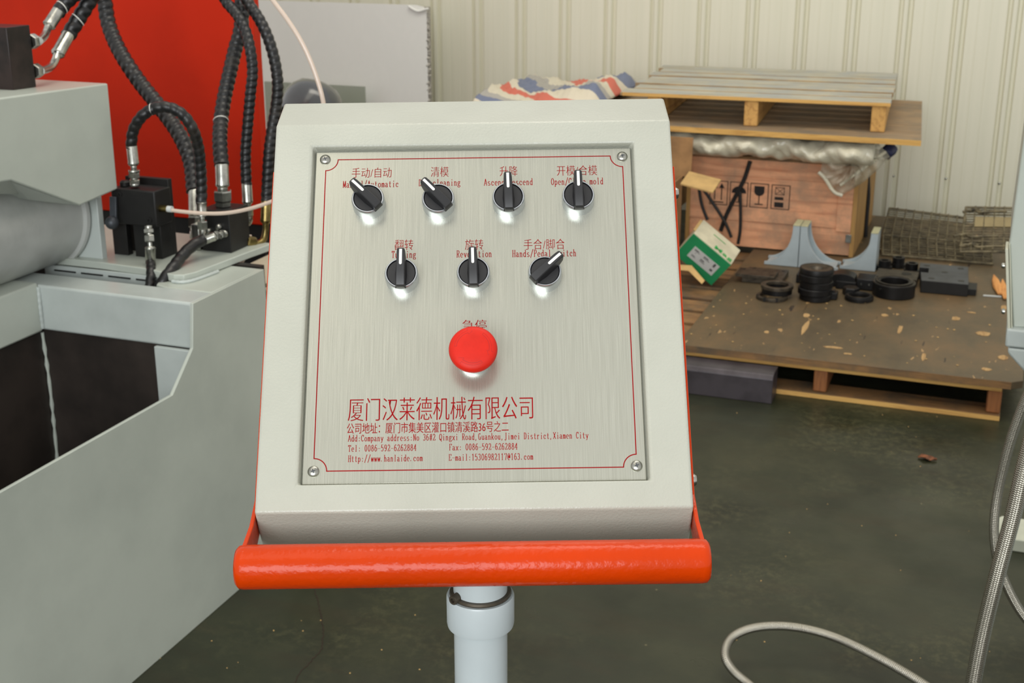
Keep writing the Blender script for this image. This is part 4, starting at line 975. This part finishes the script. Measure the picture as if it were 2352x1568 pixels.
MB().add([p for p in q]+[p+Vector((0, .006, 0)) for p in q], [(0, 1, 4, 5), (1, 2, 3, 4), (6, 7, 10, 11), (7, 8, 9, 10)]+[(i, (i+1) % 6, (i+1) % 6+6, i+6) for i in range(6)]).build('flap', 'cardlight', ca, smooth=0)

# green and white product box standing tilted
gb = thing('product_box', tuple(on_z(1640, 649, .142)), 'tilted green and cream product box with white label beside the carton', 'box')
Ez = 5.24
def camp(px, py, zc): return EYE+_R*((px-1176)/FPX*zc)+_F*zc+_U*((784-py)/FPX*zc)
E0 = camp(1594, 535, Ez); E1_ = camp(1680, 607, Ez)
Lv = E1_-E0; l = Lv.normalized()
gd = (-_R-_U*1.05+_F*1.25); gd = (gd-l*gd.dot(l)).normalized(); cdv = l.cross(gd).normalized()
if cdv.dot(_F) < 0: cdv = -cdv
gl, cl = .135, .125
MB().obox(E0+gd*.001+cdv*.002, Lv, gd*gl, cdv*(cl-.002)).build('carton_body', 'creamcard', gb, bevel=.001)
MB().obox(E0-cdv*.001+gd*.004, Lv, gd*(gl-.004), cdv*.002).build('green_side', 'green', gb, smooth=0)
MB().obox(E0+l*.2*Lv.length+gd*.042-cdv*.0022, l*.66*Lv.length, gd*.058, cdv*.0011).build('paper_label', 'label', gb, smooth=0)
mb = MB()
for a, b, c, d in ((.24, .05, .18, .010), (.30, .052, .012, .02), (.48, .05, .20, .012), (.46, .070, .16, .014), (.26, .08, .14, .008), (.74, .046, .08, .05)):
    mb.obox(E0+l*a*Lv.length+gd*b-cdv*.0027, l*c*Lv.length*.6, gd*d*.35, cdv*.0004)
    mb.obox(E0+l*a*Lv.length+gd*(b+d*.6)-cdv*.0027, l*c*Lv.length*.8, gd*d*.2, cdv*.0004)
mb.build('label_print', 'grey_print', gb, smooth=0)
# lettering Mag on the cream side
c = bpy.data.curves.new('t', 'FONT'); c.body = 'Mag'; c.size = .05; c.offset = .0008; c.space_character = 1.1
o = bpy.data.objects.new('t', c); COL.objects.link(o); bpy.context.view_layer.update()
me = bpy.data.meshes.new_from_object(o.evaluated_get(bpy.context.evaluated_depsgraph_get()))
vs = [p.co.copy() for p in me.vertices]; fs = [tuple(p.vertices) for p in me.polygons]; bpy.data.objects.remove(o)
mxx = max(p.x for p in vs)
o3 = E0+l*Lv.length*.50-gd*.0006+cdv*.012
mb = MB(); mb.add([o3+l*(p.x/mxx*Lv.length*.47)+cdv*(p.y*.62)-gd*.0006 for p in vs], fs); mb.build('green_lettering', 'greenprint', gb, smooth=0)
MB().obox(E0+l*.35*Lv.length+cdv*.085-gd*.0008, l*.32*Lv.length, cdv*.003, gd*.0006).build('green_line', 'greenprint', gb, smooth=0)
MB().obox(E0-l*.010+cdv*.02, l*.010, cdv*.09, gd*.004).build('torn_flap', 'cardlight', gb, smooth=0)

# ------------------------------------------------------------ machined stock on the plywood
ZP = .1415
def curved_gusset(name, x0, x1, zt2, y, mirror, label, tagg):
    """web with a concave sweep from a foot up to a narrow top"""
    t = thing(name, ((x0+x1)/2, y, ZP), label, 'gusset', tagg)
    wd = x1-x0; Hh = zt2-ZP; top_w = .028
    pts = [(0, 0), (wd, 0), (wd, Hh), (wd-top_w, Hh)]
    for i in range(0, 13):
        a = radians(90*i/12); pts.append((wd-top_w-(wd-top_w)*(1-cos(a)), .012+(Hh-.02)*(1-sin(a))))
    if mirror: pts = [(wd-p[0], p[1]) for p in pts][::-1]
    for yy, nm in ((y, 'web'), (y+.10, 'web')):
        MB().prism([(x0+p[0], ZP+p[1]) for p in pts], 1, yy, yy+.012).build(nm, 'gusset', t, bevel=.0008)
    xa, xb = (x1-.014, x1) if not mirror else (x0, x0+.014)
    MB().box(xa, xb, y+.0125, y+.0995, ZP, zt2).build('back_plate', 'gusset', t, bevel=.0008)
    xa, xb = (x0+.01, x1-.015) if not mirror else (x0+.015, x1-.01)
    MB().box(xa, xb, y+.0125, y+.0995, ZP, ZP+.012).build('foot_plate', 'gusset', t, bevel=.0008)
    xa, xb = (x1-top_w, x1) if not mirror else (x0, x0+top_w)
    MB().box(xa, xb, y-.001, y+.113, zt2+.0002, zt2+.003).build('top_edge', 'edgeyellow', t, smooth=0)
curved_gusset('gusset_bracket', -.895, -.757, .315, 5.41, False, 'pale blue curved gusset bracket, left half of the back-to-back pair', None)
curved_gusset('gusset_bracket', -.754, -.592, .315, 5.41, True, 'pale blue curved gusset bracket, right half of the back-to-back pair', None)
curved_gusset('gusset_bracket', -.590, -.447, .300, 5.45, False, 'pale blue curved gusset bracket standing alone, next to the wire racks', None)

def disc_thing(name, label, x, y, z, prof, m='blackstock', cat='ring', n=48, extra=None):
    t = thing(name, (x, y, z), label, cat)
    MB().lathe(prof, (x, y, z), (0, 0, 1), n, cap=False).build('body', m, t, smooth=35)
    return t
sx, sy = -.622, 4.955+.02
zs = ZP; hs_ = [(.060, .022), (.064, .026), (.062, .027), (.064, .027), (.060, .024)]
lab = ['lowest', 'second lowest', 'middle', 'second highest']
for k, (r, h) in enumerate(hs_[:4]):
    t = disc_thing('flange_disc', 'black steel flange disc, %s of the stack of discs' % lab[k], sx+.002*(-1)**k, sy, zs, [(.001, 0), (r-.002, 0), (r, .002), (r, h-.003), (r-.002, h-.001), (.001, h-.001)], cat='disc'); zs += h
t = disc_thing('flange_disc', 'top disc of the black stack with a polished conical bore', sx, sy, zs, [(.001, 0), (.062, 0), (.064, .002), (.064, .020), (.063, .022), (.058, .022)], cat='disc')
MB().lathe([(.058, .022), (.045, .020), (.026, .019), (.012, .006), (.001, .005)], (sx, sy, zs), (0, 0, 1), 48, cap=False).build('conical_bore', 'rustrim', t, smooth=35)
# rings on the left
rx, ry = -.765, 4.93
t = thing('steel_ring', (rx-.01, ry, ZP), 'bright-edged slotted steel ring lying flat under another ring', 'ring')
MB().ring((rx-.012, ry-.005, ZP), (0, 0, 1), .060, .046, .012, 48, .001).build('body', 'rustrim', t, smooth=35)
for a in (250, 300, 200):
    p = Vector((rx-.012+.054*cos(radians(a)), ry-.005+.054*sin(radians(a)), ZP+.012)); MB().box(p.x-.005, p.x+.005, p.y-.008, p.y+.006, ZP+.0005, ZP+.0132).build('slot', 'black', t, smooth=0)
t = thing('steel_ring', (rx, ry+.03, ZP+.013), 'stepped black steel ring resting on the slotted ring, leftmost', 'ring')
MB().ring((rx, ry+.03, ZP+.0135), (0, 0, 1), .058, .044, .020, 48, .001).build('body', 'blackstock', t, smooth=35)
MB().ring((rx, ry+.03, ZP+.034), (0, 0, 1), .062, .043, .012, 48, .001).build('rim', 'rustrim', t, smooth=35)
# flat machined plate behind
t = thing('machined_plate', (-.85, 5.2, ZP), 'flat grey-brown machined plate with holes and a slot, left of the discs', 'plate')
MB().box(-.93, -.77, 5.11, 5.27, ZP, ZP+.022).build('plate', 'rustrim', t, bevel=.001)
MB().box(-.955, -.80, 5.10, 5.20, ZP+.0222, ZP+.034).build('plate_layer', 'rustrim', t, bevel=.001)
MB().box(-.92, -.87, 5.225, 5.24, ZP+.0221, ZP+.0227).build('slot', 'black', t, smooth=0)
for x, y, z in ((-.905, 5.255, .0222), (-.79, 5.25, .0222), (-.935, 5.185, .0342), (-.815, 5.12, .0342)):
    MB().cyl((x, y, ZP+z), (x, y, ZP+z+.0006), .006, 14).build('hole', 'black', t)
# large ring on the right
bxx, byy = -.345, 5.135
t = thing('steel_ring', (bxx, byy, ZP), 'largest thick-walled black ring with a stepped rim, right of the stack', 'ring')
MB().lathe([(.055, 0), (.078, 0), (.080, .002), (.080, .050), (.078, .052), (.069, .052), (.069, .056), (.055, .056), (.053, .054), (.053, 0)], (bxx, byy, ZP), (0, 0, 1), 56, cap=False).build('body', 'blackstock', t, smooth=35)
MB().ring((bxx, byy, ZP+.0562), (0, 0, 1), .0685, .0635, .0008, 56).build('worn_rim', 'rustrim', t)
MB().ring((bxx, byy, ZP+.0522), (0, 0, 1), .0785, .0740, .0008, 56).build('worn_rim', 'rustrim', t)
p = Vector((bxx-.045, byy-.066, ZP+.036)); MB().cyl(p, p+Vector((-.3, -.5, 0)).normalized()*.004, .004, 12).build('grub_screw', 'zinc', t)
t = thing('steel_ring', (-.462, 5.02, ZP), 'small flat black ring in front of the largest ring', 'ring')
MB().ring((-.462, 5.025, ZP), (0, 0, 1), .054, .036, .014, 48, .001).build('body', 'blackstock', t, smooth=35)
MB().ring((-.462, 5.025, ZP+.0142), (0, 0, 1), .049, .038, .004, 48, .001).build('rim', 'blackstock', t, smooth=35)
# plate with round hole behind the big ring
t = thing('machined_plate', (-.36, 5.32, ZP), 'brown machined plate with one round hole behind the largest ring', 'plate')
MB().box(-.43, -.27, 5.27, 5.40, ZP, ZP+.03).build('plate', 'rustrim', t, bevel=.001)
MB().cyl((-.315, 5.35, ZP+.0302), (-.315, 5.35, ZP+.0308), .020, 24).build('hole', 'black', t)
# bushes near the racks
for k, (x, y, h, lb) in enumerate(((-.415, 5.50, .040, 'short black bush nearest the lone gusset bracket'), (-.365, 5.56, .042, 'black bush at the back against the wire rack'), (-.305, 5.47, .046, 'black bush directly behind the thick block with holes'))):
    t = thing('steel_bush', (x, y, ZP), lb, 'bush', 'black bushes by the wire racks')
    MB().lathe([(.016, 0), (.032, 0), (.032, h*.4), (.025, h*.42), (.025, h), (.015, h), (.015, 0)], (x, y, ZP), (0, 0, 1), 28, cap=False).build('body', 'blackstock', t)
# drilled block
t = thing('drilled_block', (-.14, 5.34, ZP), 'thick blue-black steel block drilled with five holes', 'block')
a0 = on_z(2108, 608, .19); a1 = on_z(2207, 607, .19); a2 = on_z(2234, 650, .19); a3 = on_z(2120, 645, .19)
pz = [(a3.x, a3.y), (a2.x, a2.y), (a1.x, a1.y), (a0.x, a0.y), (a0.x-.004, a0.y-.06), (a0.x+.035, a0.y-.065), (a0.x+.032, a0.y-.12), (a0.x-.002, a0.y-.125)]
pz = [(-.250, 5.205), (-.075, 5.205), (-.088, 5.475), (-.275, 5.475), (-.272, 5.40), (-.235, 5.40), (-.233, 5.33), (-.262, 5.33)]
MB().prism(pz, 2, ZP, .189).build('block', 'black', t, bevel=.0015)
MB().prism([(p[0]*.99-.0017, p[1]*.9995+.0025) for p in pz], 2, .1892, .1896).build('ground_face', 'greyslate', t, smooth=0)
MB().box(-.20, -.045, 5.23, 5.33, ZP, ZP+.024).build('step', 'black', t, bevel=.001)
for x, y in ((-.245, 5.44), (-.115, 5.44), (-.172, 5.36), (-.215, 5.25), (-.105, 5.25)):
    MB().cyl((x, y, .1897), (x, y, .1901), .0125, 20).build('hole', 'blackstock', t)
# assorted clamps between stack and ring
for k, (x, y, sx_, sy_, h, lb) in enumerate(((-.545, 5.20, .10, .07, .055, 'black clamp block with curved top behind the disc stack'), (-.68, 5.22, .09, .10, .035, 'low dark plate half hidden left behind the disc stack'),
        (-.50, 5.08, .055, .05, .030, 'small hexagonal clamp just right of the disc stack'), (-.455, 5.20, .07, .09, .045, 'black bracket with two bright screws'), (-.56, 5.0-.0, .04, .04, .028, 'small black cube touching the base of the stack'))):
    t = thing('clamp_block', (x, y, ZP), lb, 'clamp')
    if k == 3:
        MB().box(x-sx_/2, x+sx_/2, y-sy_/2, y+sy_/2, ZP, ZP+h).build('body', 'blackstock', t, bevel=.004)
        for d in (-.015, .015): MB().cyl((x+d, y-sy_/2, ZP+.025), (x+d, y-sy_/2-.003, ZP+.025), .004, 12).build('screw', 'zinc', t)
    elif k == 2: MB().hexa((x, y, ZP), (0, 0, 1), .032, h).build('body', 'blackstock', t, smooth=0)
    elif k == 0:
        MB().prism([(x-sx_/2, ZP), (x+sx_/2, ZP)]+[(x+sx_/2*cos(radians(a)), ZP+h*.6+h*.4*sin(radians(a))) for a in range(0, 181, 20)], 1, y-sy_/2, y+sy_/2).build('body', 'blackstock', t, bevel=.001)
        MB().box(x-.02, x+.055, y-sy_/2-.02, y-sy_/2-.0005, ZP, ZP+.03).build('jaw', 'blackstock', t, bevel=.002)
    else:
        MB().box(x-sx_/2, x+sx_/2, y-sy_/2, y+sy_/2, ZP, ZP+h).build('body', 'blackstock', t, bevel=.003)
        MB().box(x-sx_/4, x+sx_/4, y-sy_/4, y+sy_/4, ZP+h, ZP+h+.006).build('boss', 'blackstock', t, bevel=.001)

# ------------------------------------------------------------ wire racks
def rack(name, label, c00, c10, c11, c01, nh, nv, rw, plate_=None, hooks=()):
    for c_ in (c00, c10): c_.z = max(c_.z, .149)
    t = thing(name, tuple(c00), label, 'wire rack')
    def pt(u, v_): return c00.lerp(c10, u).lerp(c01.lerp(c11, u), v_)
    fm = MB()
    for a, b in (((0, 0), (1, 0)), ((1, 0), (1, 1)), ((1, 1), (0, 1)), ((0, 1), (0, 0))): fm.cyl(pt(*a), pt(*b), rw*1.5, 8)
    fm.build('frame', 'rackwire', t)
    g = MB(); off = (pt(1, 0)-pt(0, 0)).cross(pt(0, 1)-pt(0, 0)).normalized()
    for i in range(1, nh): g.cyl(pt(0, i/nh), pt(1, i/nh), rw*(1.2 if i % 5 == 0 else .8), 6)
    g.build('cross_wire', 'rackwire', t)['kind'] = 'stuff'
    for i in range(1, nv):
        MB().cyl(pt(i/nv, 0)+off*rw*1.8, pt(i/nv, 1)+off*rw*1.8, rw, 6).build('bar_wire', 'rackwire', t)
    if plate_:
        u0, u1, v0, v1 = plate_; q = [pt(u0, v0)+off*.006, pt(u1, v0)+off*.006, pt(u1, v1)+off*.006, pt(u0, v1)+off*.006]
        q2 = [p+off*.003 for p in q]
        MB().add(q+q2, [(0, 1, 2, 3), (4, 5, 6, 7), (0, 1, 5, 4), (1, 2, 6, 5), (2, 3, 7, 6), (3, 0, 4, 7)]).build('name_plate', 'racklabel', t, smooth=0)
    for u, v_, s_ in hooks:
        p = pt(u, v_)+off*.008; du = (pt(1, 0)-pt(0, 0)).normalized(); dv = (pt(0, 1)-pt(0, 0)).normalized()
        P = smooth_path([p-du*.05, p-du*.02+dv*.012, p+dv*.016, p+du*.02-dv*.006, p+du*.09, p+du*.13], .006)
        MB().tube(P, rw*1.8, 6).build('hook', 'rackwire', t)
        P = smooth_path([p+(du*cos(a)+dv*sin(a))*.022 for a in (0, .8, 1.6, 2.4, 3.1)], .006)
        MB().tube(P, rw*1.8, 6).build('coil', 'rackwire', t)
    return t
yb, yt = 5.72, 6.32
rack('wire_rack', 'dark wire mesh rack behind the gusset brackets, lowest of the racks', on_y(2025, 605, yb), on_y(2278, 622, yb), on_y(2275, 560, 5.95), on_y(2028, 540, 5.95), 9, 12, .0034)
rack('wire_rack', 'large wire mesh rack with knobbly top edge leaning by the wall', on_y(2020, 572, yb+.08), on_y(2215, 590, yb+.08), on_y(2218, 500, yt), on_y(2043, 478, yt), 20, 9, .0034)
rack('wire_rack', 'wire mesh rack with tan name plate and hooks, at the right', on_y(2205, 578, 5.70), on_y(2330, 578, 5.70), on_y(2330, 478, 6.05), on_y(2219, 476, 6.05), 18, 5, .0036, (.22, .98, .52, .74), ((.2, .86, 1), (.08, .30, 1), (.22, .08, 1)))
# wood splinters
for k, (pa, pb, r) in enumerate((((2283, 628), (2297, 672), .018), ((2303, 638), (2309, 682), .014))):
    a = on_z(*pa, ZP+.012); b = on_z(*pb, ZP+.012); b.z = a.z = ZP+.010
    MBs = MB().lathe([(.002, 0), (r*.8, (b-a).length*.3), (r, (b-a).length*.6), (r*.5, (b-a).length)], a, b-a, 7)
    for p in MBs.v: p.z = ZP+(p.z-ZP)*.5+.002
    tag(MBs.build('wood_splinter', 'splinter', smooth=0), ('wider' if k == 0 else 'narrower')+' orange wood splinter on the plywood by the racks', 'wood')
a = on_z(2258, 680, ZP); b = on_z(2300, 683, ZP)
tag(MB().obox(a, b-a, (0, .008, 0), (0, 0, .004)).build('wood_splinter', 'label', smooth=0), 'thin pale stick lying in front of the wood splinters', 'wood')

# ------------------------------------------------------------ machine at the right edge
rm = thing('side_machine', (.35, 2.8, 0), 'light grey machine column with bolted cream flange at the right edge', 'machine')
MY = 2.60
pl0 = [on_y(2318.5, 557, MY), on_y(2327, 752, MY), on_y(2700, 760, MY), on_y(2700, 0, MY), on_y(2395, 0, MY)]
MB().prism([(p.x, p.z) for p in pl0], 1, MY, MY+.32).build('column', 'machine', rm, bevel=.003)
q = [on_y(2309, 572, MY-.012), on_y(2314, 754, MY-.012), on_y(2321, 754, MY-.012), on_y(2316, 572, MY-.012)]
MB().prism([(p.x, p.z) for p in q], 1, MY-.012, MY+.05).build('flange', 'cream_flange', rm, bevel=.0008)
q = [on_y(2317.5, 560, MY-.006), on_y(2322, 754, MY-.006), on_y(2326, 754, MY-.006), on_y(2320, 560, MY-.006)]
MB().prism([(p.x, p.z) for p in q], 1, MY-.008, MY+.04).build('flange', 'cream_flange', rm, bevel=.0008)
for py in (610, 715):
    p = on_y(2308, py, MY+.01); MB().lathe([(.0055, 0), (.0055, .004), (.004, .006)], p, (-1, 0, 0), 14).build('flange_bolt', 'zinc', rm)
a = on_y(2313, 754, MY-.02); b = on_y(2313, 797, MY-.02)
MB().box(a.x, .62, MY-.02, MY+.32, b.z, a.z-.001).build('upper_beam', 'machine_blue_lit', rm, bevel=.004)
pl0 = [on_y(2315, 799, MY-.02), on_y(2315, 812, MY-.02), on_y(2372, 875, MY-.02), on_y(2420, 935, MY-.02)]
pz = [(p.x, p.z) for p in pl0]+[(.2, 0.0), (.62, 0.0), (.62, pl0[0].z)]
MB().prism(pz, 1, MY-.02, MY+.32).build('lower_frame', 'machine_blue_lit', rm, bevel=.004)
# cream foot pad
fa = on_z(2290, 1182, .035); fb = on_z(2292, 1232, .035)
t = thing('floor_pad', (fa.x+.15, 3.42, 0), 'cream rounded cast foot on the floor at the right edge', 'foot')
x0p = fa.x; y0p, y1p = fb.y, fa.y
pz = [(x0p+.012, y0p), (x0p+.36, y0p), (x0p+.36, y1p), (x0p+.012, y1p), (x0p+.002, y1p-.02), (x0p, (y0p+y1p)/2), (x0p+.002, y0p+.02)]
MB().prism(pz, 2, 0, .035).build('pad', 'foot', t, bevel=.003)
p = on_z(2306, 1208, .0352); MB().cyl(p, p+Vector((0, 0, .001)), .005, 12).build('hole', 'rustrim', t)

# braided hoses
def braidhose(label, P, r):
    C_ = smooth_path(P, r*.5); o = MB().tube(C_, r, 20).build('braided_hose', 'braid', smooth=70, uvtube=True)
    return tag(o, label, 'hose')
braidhose('thick steel braided hose sweeping down in front at the right edge', [on_y(x, y, d) for x, y, d in ((2560, 790, 2.585), (2490, 770, 2.45), (2420, 820, 2.30), (2385, 950, 2.28), (2352, 1075, 2.26), (2325, 1190, 2.25), (2290, 1320, 2.24), (2258, 1450, 2.24), (2235, 1568, 2.24), (2218, 1680, 2.24))], pxr(36, 2.25, (2280, 1300)))
braidhose('thinner steel braided hose bowing left behind the thick one', [on_y(x, y, d) for x, y, d in ((2470, 800, 2.585), (2420, 800, 2.5), (2378, 870, 2.51), (2345, 945, 2.52), (2316, 1030, 2.53), (2292, 1130, 2.54), (2283, 1210, 2.54), (2290, 1280, 2.54), (2310, 1340, 2.54), (2345, 1405, 2.54), (2400, 1470, 2.54))], pxr(21, 2.7, (2300, 1200)))
hz = [on_z(x, y, z) for x, y, z in ((1790, 1640, .014), (1730, 1580, .016), (1684, 1540, .03), (1665, 1503, .05), (1680, 1465, .07), (1725, 1443, .085), (1790, 1437, .09), (1860, 1446, .085), (1930, 1468, .07), (2010, 1506, .055), (2085, 1548, .04), (2150, 1590, .025), (2230, 1650, .014))]
braidhose('steel braided hose looping low over the green floor', hz, pxr(22, 2.4, (1850, 1445)))

# dry leaf and crumbs on the floor
p = on_z(2130, 1055, 0)
v = []; f = []
for i in range(7):
    for j in range(5):
        u_ = i/6; q = (j/4-.5)*sin(pi*min(.97, u_+.03))*.7
        v.append((p.x-.028+u_*.055, p.y+q*.05+.004*sin(i), .002+.012*abs(q)+.006*sin(u_*5+j)**2))
for i in range(6):
    for j in range(4): a = i*5+j; f.append((a, a+1, a+6, a+5))
lf = MB().add(v, f).build('dry_leaf', 'leaf', smooth=50); tag(lf, 'curled dry brown leaf lying alone on the green floor', 'leaf')
so = lf.modifiers.new('s', 'SOLIDIFY'); so.thickness = .0006
mb = MB(); rnd = random.Random(3)
for k in range(46):
    if k < 34: p = on_z(rnd.uniform(1650, 2300), rnd.uniform(940, 1560), 0)
    else: p = on_z(rnd.uniform(360, 1000), rnd.uniform(1370, 1560), 0)
    s_ = rnd.uniform(.0008, .0022); mb.lathe([(s_, 0), (s_*.7, s_*.6), (.0002, s_*.7)], p, (rnd.uniform(-.2, .2), rnd.uniform(-.2, .2), 1), 5)
cb = mb.build('floor_crumbs', 'cardlight', smooth=0); cb['kind'] = 'stuff'; tag(cb, 'tiny pale crumbs and chips scattered on the green floor', 'crumbs')
mb = MB()
for k in range(46):
    x = rnd.uniform(-.97, .10); y = rnd.uniform(4.28, 5.0)
    s_ = rnd.uniform(.0015, .0055); mb.lathe([(s_, 0), (s_*.7, s_*.2), (.0002, s_*.25)], (x, y, .1416), (0, 0, 1), 5)
cb = mb.build('wood_chips', 'cardlight', smooth=0); cb['kind'] = 'stuff'; tag(cb, 'small pale wood chips strewn on the dirty plywood sheet', 'wood chips')
